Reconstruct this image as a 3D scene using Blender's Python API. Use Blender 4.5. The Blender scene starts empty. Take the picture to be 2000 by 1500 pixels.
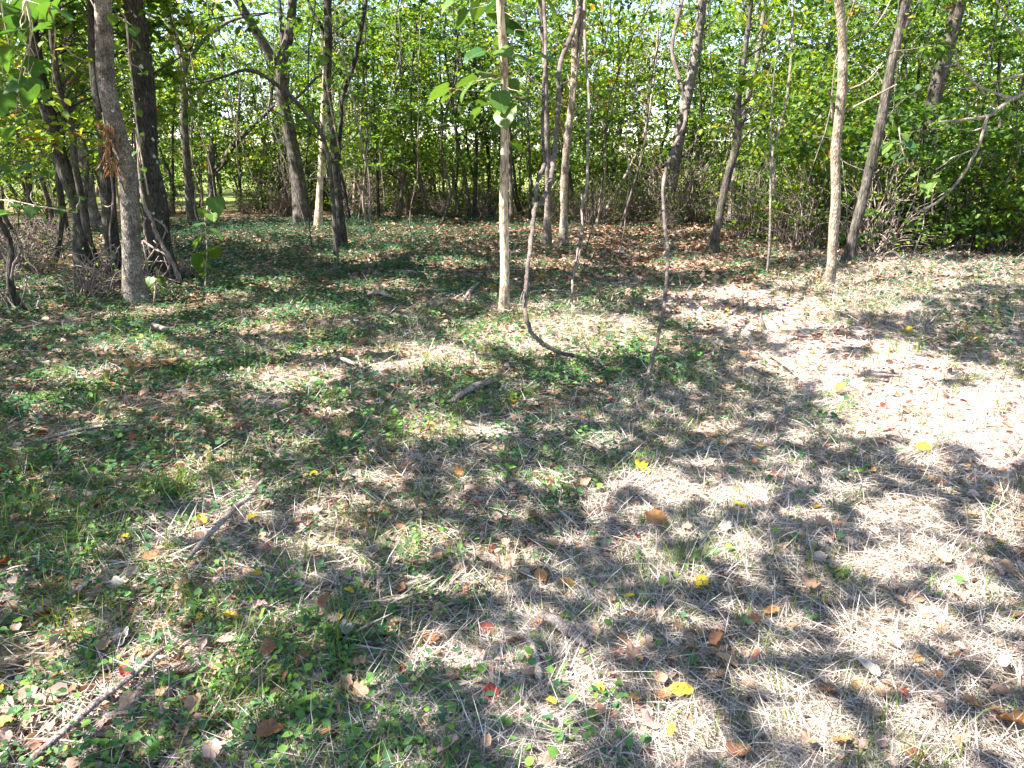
import bpy, math
import numpy as np
from mathutils import Vector

R = np.random.RandomState
rng = R(7)
C = bpy.context.scene.collection
scene = bpy.context.scene

# ------------------------------------------------------------------ camera
CAM_H = 1.6
FPX = 1400.0                       # focal length in pixels of the 2000 x 1500 photograph
HORIZON = 310.0
PITCH = math.atan((750 - HORIZON) / FPX)
cd = bpy.data.cameras.new('camera')
cam = bpy.data.objects.new('camera', cd)
C.objects.link(cam)
cam.location = (0, 0, CAM_H)
cam.rotation_euler = (math.pi / 2 - PITCH, 0, 0)
cd.sensor_width = 36.0
cd.lens = 36.0 * FPX / 2000.0
cd.clip_end = 2000.0
cd.clip_start = 0.05
scene.camera = cam

# ------------------------------------------------------------------ light
SUN_EL = math.radians(50)
SUN_XY = np.array([-0.965, -0.26]); SUN_XY /= np.linalg.norm(SUN_XY)
TO_SUN = np.array([SUN_XY[0] * math.cos(SUN_EL), SUN_XY[1] * math.cos(SUN_EL), math.sin(SUN_EL)])
COT = 1 / math.tan(SUN_EL)
world = bpy.data.worlds.new('World')
scene.world = world
world.use_nodes = True
wn = world.node_tree
bg = wn.nodes['Background']
sky = wn.nodes.new('ShaderNodeTexSky')
sky.sky_type = 'NISHITA'
sky.sun_disc = False
sky.sun_elevation = SUN_EL
sky.sun_rotation = math.atan2(TO_SUN[0], TO_SUN[1])
sky.air_density = 1.0
sky.ozone_density = 1.5
sky.dust_density = 0.4
wb = wn.nodes.new('ShaderNodeMix'); wb.data_type = 'RGBA'; wb.blend_type = 'MULTIPLY'; wb.inputs[0].default_value = 1.0
wb.inputs[7].default_value = (1.0, .96, .98, 1)          # cool white balance of the photograph's sky
wn.links.new(sky.outputs[0], wb.inputs[6]); wn.links.new(wb.outputs[2], bg.inputs[0])
bg.inputs[1].default_value = 0.09
sl = bpy.data.lights.new('sun', 'SUN')
sun = bpy.data.objects.new('sun', sl)
C.objects.link(sun)
sl.energy = 5.0
sl.angle = math.radians(0.53)
sl.color = (1.0, 0.945, 0.89)
sun.rotation_euler = Vector(TO_SUN).to_track_quat('Z', 'Y').to_euler()
scene.view_settings.view_transform = 'Standard'
scene.view_settings.look = 'None'
scene.view_settings.gamma = 1.0
scene.view_settings.exposure = 2.5
scene.view_settings.use_curve_mapping = False
scene.cycles.max_bounces = 8
scene.cycles.diffuse_bounces = 5
scene.cycles.transmission_bounces = 4
scene.cycles.transparent_max_bounces = 4
scene.cycles.sample_clamp_indirect = 6.0

# ------------------------------------------------------------------ geometry of the view
cp, sp = math.cos(PITCH), math.sin(PITCH)
FWD = np.array([0, cp, -sp]); UP = np.array([0, sp, cp]); CAMP = np.array([0, 0, CAM_H])

def ray(u, v):
    d = np.array([(u - 1000) / FPX, 0, 0]) + FWD + UP * (-(v - 750) / FPX)
    return d

def gp(u, v, z=0.0):
    d = ray(u, v); t = (z - CAM_H) / d[2]
    return CAMP + d * t

def at(u, v, Y):
    d = ray(u, v)
    return CAMP + d * (Y / d[1])

def proj(P):
    P = np.asarray(P, float).reshape(-1, 3) - CAMP
    x = P[:, 0]; z = P @ FWD; y = P @ UP
    zz = np.where(np.abs(z) < 1e-4, 1e-4, z)
    return 1000 + FPX * x / zz, 750 - FPX * y / zz, z

def wob(x, y, s=1.0, k=0):
    a = np.sin(x * 1.9 * s + 1.3 * k) * np.cos(y * 2.3 * s - .7 * k)
    b = np.sin(x * 4.1 * s - y * 3.3 * s + k) * .6
    c = np.sin(x * 8.7 * s + y * 6.1 * s + 2 * k) * np.cos(y * 9.1 * s - x * 3 * s) * .45
    return (a + b + c) / 1.6

def gz(x, y):
    x = np.asarray(x, float); y = np.asarray(y, float)
    f = np.clip((y + 3) / 5, 0, 1)
    return (0.022 * np.sin(x * .9 + .5) * np.cos(y * .8) + 0.012 * np.sin(x * 2.7 + y * 1.9) + .007 * np.sin(x * 5.3 - y * 6.1))

# ------------------------------------------------------------------ materials
def mat(name):
    m = bpy.data.materials.new(name); m.use_nodes = True
    nt = m.node_tree
    return m, nt, nt.nodes['Principled BSDF'], nt.nodes['Material Output']

def ramp(nt, stops, fac=None):
    r = nt.nodes.new('ShaderNodeValToRGB')
    e = r.color_ramp.elements
    while len(e) > 1: e.remove(e[-1])
    e[0].position = stops[0][0]; e[0].color = (*stops[0][1], 1)
    for p, c in stops[1:]:
        k = e.new(p); k.color = (*c, 1)
    if fac is not None: nt.links.new(fac, r.inputs[0])
    return r

def noise(nt, scale, detail=4, coord=None, rough=.55, dist=0.0):
    n = nt.nodes.new('ShaderNodeTexNoise')
    n.inputs['Scale'].default_value = scale; n.inputs['Detail'].default_value = detail
    n.inputs['Roughness'].default_value = rough; n.inputs['Distortion'].default_value = dist
    if coord is not None: nt.links.new(coord, n.inputs['Vector'])
    return n

def mixc(nt, fac, a, b, mode='MIX'):
    m = nt.nodes.new('ShaderNodeMix'); m.data_type = 'RGBA'; m.blend_type = mode
    for s, v in ((m.inputs[0], fac), (m.inputs[6], a), (m.inputs[7], b)):
        if isinstance(v, (int, float)): s.default_value = v
        elif isinstance(v, tuple): s.default_value = (*v, 1)
        else: nt.links.new(v, s)
    return m.outputs[2]

def bump(nt, bsdf, height, strength=.5, dist=.01):
    b = nt.nodes.new('ShaderNodeBump')
    b.inputs['Strength'].default_value = strength; b.inputs['Distance'].default_value = dist
    nt.links.new(height, b.inputs['Height']); nt.links.new(b.outputs[0], bsdf.inputs['Normal'])

def leaf_mat(name, stops, trans=.4, rough=.55, per_object=0.0, spec=.3, tcol=(1.25, 1.25, .55)):
    """leaf: colour by the per-leaf attribute 'tint'; part of the light passes through"""
    m, nt, b, out = mat(name)
    at_ = nt.nodes.new('ShaderNodeAttribute'); at_.attribute_name = 'tint'
    fac = at_.outputs['Fac']
    if per_object:
        oi = nt.nodes.new('ShaderNodeObjectInfo')
        ma = nt.nodes.new('ShaderNodeMath'); ma.operation = 'MULTIPLY_ADD'
        nt.links.new(oi.outputs['Random'], ma.inputs[0]); ma.inputs[1].default_value = per_object; ma.inputs[2].default_value = -per_object / 2
        ad = nt.nodes.new('ShaderNodeMath'); ad.operation = 'ADD'; ad.use_clamp = True
        nt.links.new(fac, ad.inputs[0]); nt.links.new(ma.outputs[0], ad.inputs[1]); fac = ad.outputs[0]
    r = ramp(nt, stops, fac)
    tc = nt.nodes.new('ShaderNodeTexCoord')
    n = noise(nt, 35, 3, tc.outputs['Object'])
    v = ramp(nt, [(.3, (.8, .8, .8)), (.75, (1.15, 1.15, 1.15))], n.outputs['Fac'])
    col = mixc(nt, 1.0, r.outputs[0], v.outputs[0], 'MULTIPLY')
    nt.links.new(col, b.inputs['Base Color'])
    b.inputs['Roughness'].default_value = rough
    b.inputs['Specular IOR Level'].default_value = spec
    t = nt.nodes.new('ShaderNodeBsdfTranslucent')
    tcl = mixc(nt, 1.0, col, tcol, 'MULTIPLY')
    nt.links.new(tcl, t.inputs['Color'])
    ms = nt.nodes.new('ShaderNodeMixShader'); ms.inputs[0].default_value = trans
    nt.links.new(b.outputs[0], ms.inputs[1]); nt.links.new(t.outputs[0], ms.inputs[2])
    nt.links.new(ms.outputs[0], out.inputs['Surface'])
    return m

def bark_mat(name, dark, mid, light, zs=.22, scale=26, lichen=0.0, bstr=.9, lichen_col=(.42, .47, .38), moss=0.0):
    m, nt, b, out = mat(name)
    tc = nt.nodes.new('ShaderNodeTexCoord')
    mp = nt.nodes.new('ShaderNodeMapping'); mp.inputs['Scale'].default_value = (1, 1, zs)
    nt.links.new(tc.outputs['Object'], mp.inputs[0])
    n1 = noise(nt, scale, 6, mp.outputs[0], .65, .6)
    vo = nt.nodes.new('ShaderNodeTexVoronoi'); vo.feature = 'DISTANCE_TO_EDGE'; vo.inputs['Scale'].default_value = scale * 1.3
    nt.links.new(mp.outputs[0], vo.inputs['Vector'])
    n2 = noise(nt, 5.5, 4, tc.outputs['Object'], .6)
    r = ramp(nt, [(.28, dark), (.5, mid), (.72, light)], n1.outputs['Fac'])
    rl = ramp(nt, [(.33, (.5, .48, .46)), (.66, (1.35, 1.35, 1.32))], n2.outputs['Fac'])
    col = mixc(nt, 1.0, r.outputs[0], rl.outputs[0], 'MULTIPLY')
    cr = ramp(nt, [(0, (.2, .18, .17)), (.13, (1, 1, 1))], vo.outputs['Distance'])
    col = mixc(nt, .8, col, cr.outputs[0], 'MULTIPLY')
    if moss:
        nm = noise(nt, 3.2, 5, tc.outputs['Object'], .7)
        rm = ramp(nt, [(.5, (0, 0, 0)), (.64, (moss, moss, moss))], nm.outputs['Fac'])
        col = mixc(nt, rm.outputs[0], col, (.07, .085, .035))
    if lichen:
        v2 = nt.nodes.new('ShaderNodeTexVoronoi'); v2.inputs['Scale'].default_value = 13; v2.inputs['Randomness'].default_value = 1
        nd = noise(nt, 30, 3, tc.outputs['Object'])
        mm = mixc(nt, .06, tc.outputs['Object'], nd.outputs['Color'])
        nt.links.new(mm, v2.inputs['Vector'])
        rr = ramp(nt, [(.2, (1, 1, 1)), (.3, (0, 0, 0))], v2.outputs['Distance'])
        sel = ramp(nt, [(1 - lichen - .02, (0, 0, 0)), (1 - lichen, (1, 1, 1))], None)
        sep = nt.nodes.new('ShaderNodeSeparateColor'); nt.links.new(v2.outputs['Color'], sep.inputs[0])
        nt.links.new(sep.outputs[0], sel.inputs[0])
        fm = mixc(nt, 1.0, rr.outputs[0], sel.outputs[0], 'MULTIPLY')
        col = mixc(nt, fm, col, lichen_col)
    nt.links.new(col, b.inputs['Base Color'])
    b.inputs['Roughness'].default_value = .9; b.inputs['Specular IOR Level'].default_value = .15
    h = nt.nodes.new('ShaderNodeMath'); h.operation = 'MULTIPLY_ADD'
    nt.links.new(vo.outputs['Distance'], h.inputs[0]); h.inputs[1].default_value = .8
    nt.links.new(n1.outputs['Fac'], h.inputs[2])
    bump(nt, b, h.outputs[0], bstr, .02)
    return m

M = {}
M['bark_dark'] = bark_mat('bark_dark', (.025, .021, .019), (.06, .053, .047), (.13, .12, .105), moss=.5)
M['bark_lichen'] = bark_mat('bark_lichen', (.022, .02, .019), (.052, .047, .043), (.11, .1, .09), lichen=.33, moss=.35)
M['bark_pale'] = bark_mat('bark_pale', (.08, .068, .058), (.19, .165, .143), (.36, .325, .285), zs=.6, scale=34, bstr=.5, lichen=.1)
M['bark_tan'] = bark_mat('bark_tan', (.3, .235, .165), (.5, .41, .3), (.62, .54, .42), zs=.16, scale=22, bstr=.5)
M['bark_grey'] = bark_mat('bark_grey', (.048, .042, .036), (.105, .092, .08), (.2, .18, .155), zs=.14, scale=30, moss=.25)
M['bark_rough'] = bark_mat('bark_rough', (.13, .1, .075), (.36, .295, .225), (.55, .48, .39), zs=.3, scale=38, bstr=1.0)
M['vine_bark'] = bark_mat('vine_bark', (.14, .105, .09), (.29, .23, .2), (.45, .38, .335), zs=.15, scale=60, bstr=.6)
M['vine_dark'] = bark_mat('vine_dark', (.07, .055, .048), (.15, .122, .108), (.26, .222, .2), zs=.15, scale=60, bstr=.6)  # darker copy of the vine bark, shade put into its colour
M['dead_wood'] = bark_mat('dead_wood', (.16, .13, .11), (.3, .26, .22), (.43, .385, .335), zs=.15, scale=60, bstr=.5)
M['rotten_wood'] = bark_mat('rotten_wood', (.03, .024, .02), (.07, .055, .045), (.14, .115, .095), zs=.4, scale=22)

GREEN = [(0, (.035, .075, .022)), (.3, (.07, .145, .026)), (.6, (.145, .24, .03)), (.85, (.31, .37, .032)), (.97, (.32, .27, .03)), (1, (.35, .14, .03))]
M['leaf_forest'] = leaf_mat('leaf_forest', GREEN, .55, per_object=.45)
M['leaf_canopy'] = leaf_mat('leaf_canopy', GREEN, .35)
M['leaf_big'] = leaf_mat('leaf_big', [(0, (.025, .085, .03)), (.6, (.06, .15, .03)), (1, (.14, .19, .025))], .4, .4)
def veins(m):
    nt = m.node_tree; b = nt.nodes['Principled BSDF']
    tc = nt.nodes.new('ShaderNodeTexCoord'); sx = nt.nodes.new('ShaderNodeSeparateXYZ'); nt.links.new(tc.outputs['Object'], sx.inputs[0])
    def mth(op, a, b_=0.0):
        k = nt.nodes.new('ShaderNodeMath'); k.operation = op
        for i_, v in enumerate((a, b_)):
            if isinstance(v, float): k.inputs[i_].default_value = v
            else: nt.links.new(v, k.inputs[i_])
        return k.outputs[0]
    ax = mth('ABSOLUTE', sx.outputs[0]); mid = mth('LESS_THAN', ax, .018)
    side = mth('LESS_THAN', mth('FRACT', mth('MULTIPLY', mth('SUBTRACT', sx.outputs[1], mth('MULTIPLY', ax, .9)), 6.0)), .09)
    f = mth('MULTIPLY', mth('MAXIMUM', mid, side), .45)
    src = b.inputs['Base Color'].links[0].from_socket
    n = noise(nt, 3.5, 4, tc.outputs['Object'], .6)
    sp_ = ramp(nt, [(.58, (0, 0, 0)), (.72, (.6, .6, .6))], n.outputs['Fac'])
    col = mixc(nt, sp_.outputs[0], src, (.2, .19, .04))
    nt.links.new(mixc(nt, f, col, (.24, .32, .1)), b.inputs['Base Color'])
veins(M['leaf_big'])
M['leaf_vine'] = leaf_mat('leaf_vine', [(0, (.04, .11, .03)), (.6, (.09, .18, .03)), (1, (.2, .26, .03))], .4, .45)
M['ground_leaf'] = leaf_mat('ground_leaf', [(0, (.028, .072, .046)), (.45, (.06, .14, .06)), (.75, (.13, .26, .045)), (1, (.24, .36, .05))], .3, .65, spec=.18)
M['grass_blade'] = leaf_mat('grass_blade', [(0, (.07, .13, .025)), (.5, (.13, .2, .03)), (.85, (.23, .27, .05)), (1, (.4, .36, .16))], .35, .5)
M['straw'] = leaf_mat('straw', [(0, (.085, .075, .055)), (.3, (.26, .215, .16)), (.65, (.51, .43, .36)), (1, (.7, .62, .55))], .2, .6, tcol=(1, .95, .8))
M['litter'] = leaf_mat('litter', [(0, (.1, .05, .035)), (.25, (.22, .115, .075)), (.5, (.35, .23, .165)), (.75, (.44, .32, .26)), (.92, (.42, .22, .09)), (1, (.2, .05, .035))], .15, .6, tcol=(1.2, .8, .5))
M['dry_leaves'] = leaf_mat('dry_leaves', [(0, (.12, .07, .035)), (1, (.3, .2, .1))], .35, .6, tcol=(1.2, .8, .5))

def fallen_mat(name, c0, c1, trans=.15):
    m, nt, b, out = mat(name)
    tc = nt.nodes.new('ShaderNodeTexCoord'); oi = nt.nodes.new('ShaderNodeObjectInfo')
    n = noise(nt, 40, 5, tc.outputs['Object'], .65)
    r = ramp(nt, [(.3, c0), (.65, c1)], n.outputs['Fac'])
    v = ramp(nt, [(0, (.7, .7, .7)), (1, (1.2, 1.2, 1.2))], oi.outputs['Random'])
    col = mixc(nt, 1.0, r.outputs[0], v.outputs[0], 'MULTIPLY')
    nt.links.new(col, b.inputs['Base Color']); b.inputs['Roughness'].default_value = .6; b.inputs['Specular IOR Level'].default_value = .25
    t = nt.nodes.new('ShaderNodeBsdfTranslucent'); nt.links.new(col, t.inputs['Color'])
    ms = nt.nodes.new('ShaderNodeMixShader'); ms.inputs[0].default_value = trans
    nt.links.new(b.outputs[0], ms.inputs[1]); nt.links.new(t.outputs[0], ms.inputs[2]); nt.links.new(ms.outputs[0], out.inputs['Surface'])
    bump(nt, b, n.outputs['Fac'], .4, .004)
    return m
FM = {'tan': fallen_mat('fallen_tan', (.3, .17, .1), (.46, .29, .18)),
      'brown': fallen_mat('fallen_brown', (.17, .075, .04), (.36, .17, .08)),
      'orange': fallen_mat('fallen_orange', (.3, .13, .045), (.46, .24, .09), .25),
      'yellow': fallen_mat('fallen_yellow', (.62, .4, .03), (.75, .55, .04), .3),
      'red': fallen_mat('fallen_red', (.13, .018, .015), (.26, .04, .03), .2),
      'pale': fallen_mat('fallen_pale', (.25, .22, .19), (.36, .33, .28)),
      'pink': fallen_mat('fallen_pink', (.4, .24, .19), (.53, .36, .3))}

# ground
def ground_mat():
    m, nt, b, out = mat('leafy_soil')
    tc = nt.nodes.new('ShaderNodeTexCoord'); co = tc.outputs['Object']
    n1 = noise(nt, 1.1, 6, co, .6); n2 = noise(nt, 38, 6, co, .7, .8); n3 = noise(nt, 9, 5, co, .65)
    r = ramp(nt, [(.3, (.07, .05, .035)), (.47, (.2, .14, .1)), (.6, (.32, .235, .175)), (.75, (.4, .32, .25))], n2.outputs['Fac'])
    g = ramp(nt, [(.42, (1, .92, .82)), (.6, (.75, .85, .62))], n3.outputs['Fac'])
    col = mixc(nt, 1.0, r.outputs[0], g.outputs[0], 'MULTIPLY')
    ba = nt.nodes.new('ShaderNodeAttribute'); ba.attribute_name = 'bare'  # bare earth and sun patches, painted paler in the ground colour
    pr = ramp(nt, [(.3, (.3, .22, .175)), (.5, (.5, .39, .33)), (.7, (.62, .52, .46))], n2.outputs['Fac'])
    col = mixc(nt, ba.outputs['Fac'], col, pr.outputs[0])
    sx = nt.nodes.new('ShaderNodeSeparateXYZ'); nt.links.new(co, sx.inputs[0])
    ad = nt.nodes.new('ShaderNodeMath'); ad.operation = 'MULTIPLY_ADD'
    nt.links.new(n1.outputs['Fac'], ad.inputs[0]); ad.inputs[1].default_value = 8; nt.links.new(sx.outputs[1], ad.inputs[2])
    mr = nt.nodes.new('ShaderNodeMapRange'); mr.inputs[1].default_value = 27; mr.inputs[2].default_value = 33
    nt.links.new(ad.outputs[0], mr.inputs[0])
    mg = ramp(nt, [(.3, (.1, .14, .03)), (.7, (.22, .22, .07))], n3.outputs['Fac'])
    col = mixc(nt, mr.outputs[0], col, mg.outputs[0])
    nt.links.new(col, b.inputs['Base Color']); b.inputs['Roughness'].default_value = .95; b.inputs['Specular IOR Level'].default_value = .1
    bump(nt, b, n2.outputs['Fac'], .8, .03)
    return m
M['ground'] = ground_mat()

# ------------------------------------------------------------------ mesh helpers
def mesh_np(name, V, F, m=None, tint=None, smooth=False):
    """V (n,3); F list of (k, m) integer arrays, faces in that order; tint one value per face"""
    me = bpy.data.meshes.new(name)
    me.vertices.add(len(V)); me.vertices.foreach_set('co', np.ascontiguousarray(V, np.float32).ravel())
    tot = sum(f.size for f in F); nf = sum(len(f) for f in F)
    me.loops.add(tot); me.polygons.add(nf)
    me.loops.foreach_set('vertex_index', np.concatenate([f.ravel() for f in F]).astype(np.int32))
    ls = np.concatenate([np.full(len(f), f.shape[1], np.int32) for f in F])
    st = np.concatenate([[0], np.cumsum(ls)[:-1]]).astype(np.int32)
    me.polygons.foreach_set('loop_start', st)
    if smooth: me.polygons.foreach_set('use_smooth', np.ones(nf, bool))
    me.update(calc_edges=True)
    if tint is not None:
        a = me.attributes.new('tint', 'FLOAT', 'FACE'); a.data.foreach_set('value', tint.astype(np.float32))
    if m is not None: me.materials.append(m)
    return me

def obj(name, me, parent=None, loc=None):
    o = bpy.data.objects.new(name, me); C.objects.link(o)
    if parent is not None: o.parent = parent
    if loc is not None: o.location = loc
    return o

def tag(o, label=None, cat=None, group=None, kind=None):
    if label: o['label'] = label
    if cat: o['category'] = cat
    if group: o['group'] = group
    if kind: o['kind'] = kind
    return o

def thing(name, label, cat, loc, group=None):
    o = bpy.data.objects.new(name, None); C.objects.link(o); o.location = loc; o.empty_display_size = .1
    return tag(o, label, cat, group)

def copy_tree(o, loc, rz, s, label=None):
    c = o.copy(); C.objects.link(c); c.location = loc; c.rotation_euler = (0, 0, rz); c.scale = (s, s, s)
    if label: c['label'] = label
    for ch in list(o.children):
        d = ch.copy(); C.objects.link(d); d.parent = c
        for g in list(ch.children):
            e = g.copy(); C.objects.link(e); e.parent = d
    return c

def catmull(pts, n):
    """pts (k, d) -> smooth curve through them, n samples per span"""
    P = np.asarray(pts, float)
    if len(P) < 3: n = max(n, 2)
    Q = np.vstack([2 * P[0] - P[1], P, 2 * P[-1] - P[-2]])
    out = []
    t = np.linspace(0, 1, n, endpoint=False)[:, None]
    for i in range(1, len(Q) - 2):
        a, b, c, d = Q[i - 1], Q[i], Q[i + 1], Q[i + 2]
        out.append(.5 * ((2 * b) + (-a + c) * t + (2 * a - 5 * b + 4 * c - d) * t ** 2 + (-a + 3 * b - 3 * c + d) * t ** 3))
    out.append(P[-1:])
    return np.vstack(out)

def tube_arrays(path, rad, sides=8, rough=0.0, seed=0, flat=1.0, roots=0.0):
    path = np.asarray(path, float); rad = np.asarray(rad, float); n = len(path)
    T = np.gradient(path, axis=0); T /= np.linalg.norm(T, axis=1)[:, None] + 1e-9
    a = np.array([1., 0, 0]) if abs(T[0][0]) < .8 else np.array([0, 1., 0])
    N = np.zeros((n, 3)); cur = a
    for i in range(n):
        cur = cur - T[i] * (cur @ T[i]); cur /= np.linalg.norm(cur) + 1e-9; N[i] = cur
    B = np.cross(T, N)
    th = np.linspace(0, 2 * math.pi, sides, endpoint=False)
    rr = np.ones((n, sides))
    if rough:
        r_ = R(seed)
        s = np.arange(n)[:, None] * .9
        for k in range(4):
            f = r_.randint(1, 5); rr += rough * .5 * np.sin(f * th[None] + r_.rand() * 6 + s * (r_.rand() - .3) * 1.2)
        rr += rough * .5 * r_.randn(n, sides)
    if roots:
        dec = np.exp(-np.arange(n) / 4.0)[:, None]; p0 = R(seed).rand() * 6
        rr += roots * dec * (np.maximum(0, np.cos(3 * th[None] + p0)) ** 2 + .6 * np.maximum(0, np.cos(2 * th[None] + 2 * p0)) ** 2 - .3)
    V = path[:, None] + rad[:, None, None] * rr[..., None] * (np.cos(th)[None, :, None] * N[:, None] + flat * np.sin(th)[None, :, None] * B[:, None])
    i = np.arange(n - 1)[:, None] * sides; j = np.arange(sides)[None]; j2 = (j + 1) % sides
    F = np.stack([i + j, i + j2, i + sides + j2, i + sides + j], -1).reshape(-1, 4)
    V = V.reshape(-1, 3)
    V = np.vstack([V, path[:1] - T[:1] * rad[0] * .2, path[-1:] + T[-1:] * rad[-1] * .5])
    c0, c1 = len(V) - 2, len(V) - 1
    jj = np.arange(sides); jn = (jj + 1) % sides
    F3 = np.vstack([np.stack([np.full(sides, c0), jn, jj], -1), np.stack([np.full(sides, c1), (n - 1) * sides + jj, (n - 1) * sides + jn], -1)])
    return V, F, F3

def tubes_mesh(name, lst, m, org=(0, 0, 0), sides=6, rough=.06, seed=0, smooth=True):
    """several (path, radius) tubes of ONE branching thing as one mesh"""
    Vs, Fs, F3s, k = [], [], [], 0
    for q, (p, r) in enumerate(lst):
        V, F, F3 = tube_arrays(np.asarray(p) - np.asarray(org), r, sides, rough, seed + q)
        Vs.append(V); Fs.append(F + k); F3s.append(F3 + k); k += len(V)
    return mesh_np(name, np.vstack(Vs), [np.vstack(Fs), np.vstack(F3s)], m, smooth=smooth)

# leaf templates: (x across, y along, z up), faces
LEAF6 = (np.array([[0, 0, 0], [.36, .28, .07], [.33, .66, .05], [0, 1, -.08], [-.33, .66, .05], [-.36, .28, .07]]), [np.array([[0, 1, 2, 3], [0, 3, 4, 5]])])
LEAF4 = (np.array([[0, 0, 0], [.38, .45, .08], [0, 1, -.06], [-.38, .45, .08]]), [np.array([[0, 1, 2], [0, 2, 3]])])
ROUND = (np.array([[0, 0, 0], [.4, .15, .06], [.48, .55, .08], [0, 1, .0], [-.48, .55, .08], [-.4, .15, .06]]), [np.array([[0, 1, 2, 3], [0, 3, 4, 5]])])
BLADE = (np.array([[-.5, 0, 0], [.5, 0, 0], [-.42, .5, .06], [.42, .5, .06], [0, 1, 0]]), [np.array([[0, 1, 3, 2]]), np.array([[2, 3, 4]])])
LOBED = (np.array([[0, 0, 0], [.25, .12, .05], [.55, .2, .12], [.33, .42, .04], [.46, .72, .12], [.18, .68, .03], [0, 1, -.05],
                   [-.18, .68, .03], [-.46, .72, .12], [-.33, .42, .04], [-.55, .2, .12], [-.25, .12, .05]]),
         [np.array([[0, 1, 2, 3], [0, 3, 4, 5], [0, 7, 8, 9], [0, 9, 10, 11]]), np.array([[0, 5, 6], [0, 6, 7]])])

def frames(az, el, roll):
    """axis along the leaf from azimuth/elevation, and its side and normal"""
    a = np.stack([np.cos(az) * np.cos(el), np.sin(az) * np.cos(el), np.sin(el)], -1)
    s0 = np.stack([np.sin(az), -np.cos(az), np.zeros_like(az)], -1)
    n0 = np.cross(s0, a)
    s = s0 * np.cos(roll)[:, None] + n0 * np.sin(roll)[:, None]
    return a, s, np.cross(s, a)

def leaves_arrays(P, az, el, roll, length, width, tmpl, curl=None):
    T, FT = tmpl
    a, s, n = frames(az, el, roll)
    cz = T[None, :, 2] if curl is None else T[None, :, 2] * curl[:, None]
    V = P[:, None] + (T[None, :, 0] * width[:, None])[..., None] * s[:, None] + (T[None, :, 1] * length[:, None])[..., None] * a[:, None] + (cz * length[:, None])[..., None] * n[:, None]
    k = len(T); off = (np.arange(len(P)) * k)[:, None, None]
    F = [(f[None] + off).reshape(-1, f.shape[1]) for f in FT]
    return V.reshape(-1, 3), F

def leaves_mesh(name, P, az, el, roll, length, width, tint, m, tmpl=LEAF6, curl=None):
    V, F = leaves_arrays(P, az, el, roll, length, width, tmpl, curl)
    tf = np.concatenate([np.repeat(tint, len(f)) for f in tmpl[1]])
    return mesh_np(name, V, F, m, tf)

# ------------------------------------------------------------------ where the sun reaches the ground (ellipses in the photograph, u v ru rv)
LIT = [(1850,530,180,36),(1700,590,220,20),(1480,620,140,30),(1740,820,90,40),(1830,785,210,80),(1950,850,120,65),(1640,705,170,42),(1420,590,120,32),(1560,640,100,20),(1700,560,150,20),(1850,510,150,26),(1960,545,90,18),(1750,600,90,14),
 (1140,660,180,44),(800,702,140,26),(950,650,70,26),(850,835,75,30),(960,850,60,20),(550,745,100,22),(640,690,60,10),(250,680,95,18),(150,738,60,15),
 (1075,940,58,22),(1270,940,72,25),(1455,965,85,32),(1340,962,30,20),(1440,1085,62,36),(830,1050,80,24),(985,1080,70,20),(1180,860,48,16),(1390,830,50,15),
 (330,1110,70,32),(410,1045,60,24),(490,985,80,24),(640,1010,55,18),(640,1075,60,22),(360,1225,55,28),(310,1300,80,46),(210,1370,60,36),(130,1250,70,28),(60,1405,70,36),(110,1485,70,26),
 (880,1290,85,34),(1170,1340,82,44),(1340,1440,90,42),(1600,1410,105,40),(1690,1255,85,22),(1850,1235,110,28),(1940,1290,80,45),(1830,1080,95,28),(1950,1020,70,45),(1720,1110,50,36),
 (1820,1450,150,42),(1640,965,60,22),(1590,1010,55,14),(1760,990,70,22),(1900,1150,60,26),(1520,1340,60,26),(1060,1420,60,24),(760,1350,60,22),(560,1400,80,26),(640,1460,60,20),(470,1330,50,20),
 (830,440,60,10),(1015,450,60,12),(715,472,60,10),(540,442,190,14),(690,508,70,12),(880,518,80,11),(1070,518,90,13),(1360,520,110,13),(1250,578,60,10),(120,500,95,22),(60,560,60,14),
 (330,602,60,12),(600,612,80,14),(510,640,70,12),(430,905,60,14),(370,935,40,10),(720,935,100,10),(690,975,60,12),(270,620,60,8),(1500,500,60,10),(1560,545,90,12),(1620,585,120,14),
 (930,1150,50,16),(560,860,40,10),(90,790,50,10),(230,830,40,9),(1120,1060,60,16),(1010,1010,40,12),(1260,1270,50,18),(520,560,60,9),(760,560,90,10),(330,1180,40,14)]
DARK = [(1440,605,100,9),(1600,650,70,9),(1650,690,60,14),(1900,750,70,12),(1870,740,60,10),(1960,700,90,26),(1760,640,110,18),(1900,600,110,20),(1930,570,50,14),(1790,585,40,9),(1540,690,40,10),(1990,790,40,14),(1720,735,50,12),(1700,540,40,8),(1800,480,60,8)]
_f = R(17)
LIT += [(_f.uniform(930, 2000), _f.uniform(840, 1500), _f.uniform(10, 30), _f.uniform(5, 13)) for _ in range(85)]
LIT += [(_f.uniform(0, 950), _f.uniform(780, 1500), _f.uniform(9, 24), _f.uniform(4, 10)) for _ in range(42)]
LIT += [(_f.uniform(0, 1500), _f.uniform(480, 780), _f.uniform(10, 26), _f.uniform(3, 6)) for _ in range(40)]
LIT = np.array(LIT, float); DARK = np.array(DARK, float)
# strips of ground that keep the sun on parts of three trunks: base u v, from height, to height, half width
STRIPS = [(985, 610, 0.05, 2.3, .26), (1622, 552, .1, 2.2, .3), (262, 588, .15, 1.6, .3), (588, 434, .2, 1.4, .3), (1300, 430, .4, 2.6, .35), (1101, 478, .1, .9, .3)]

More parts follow.
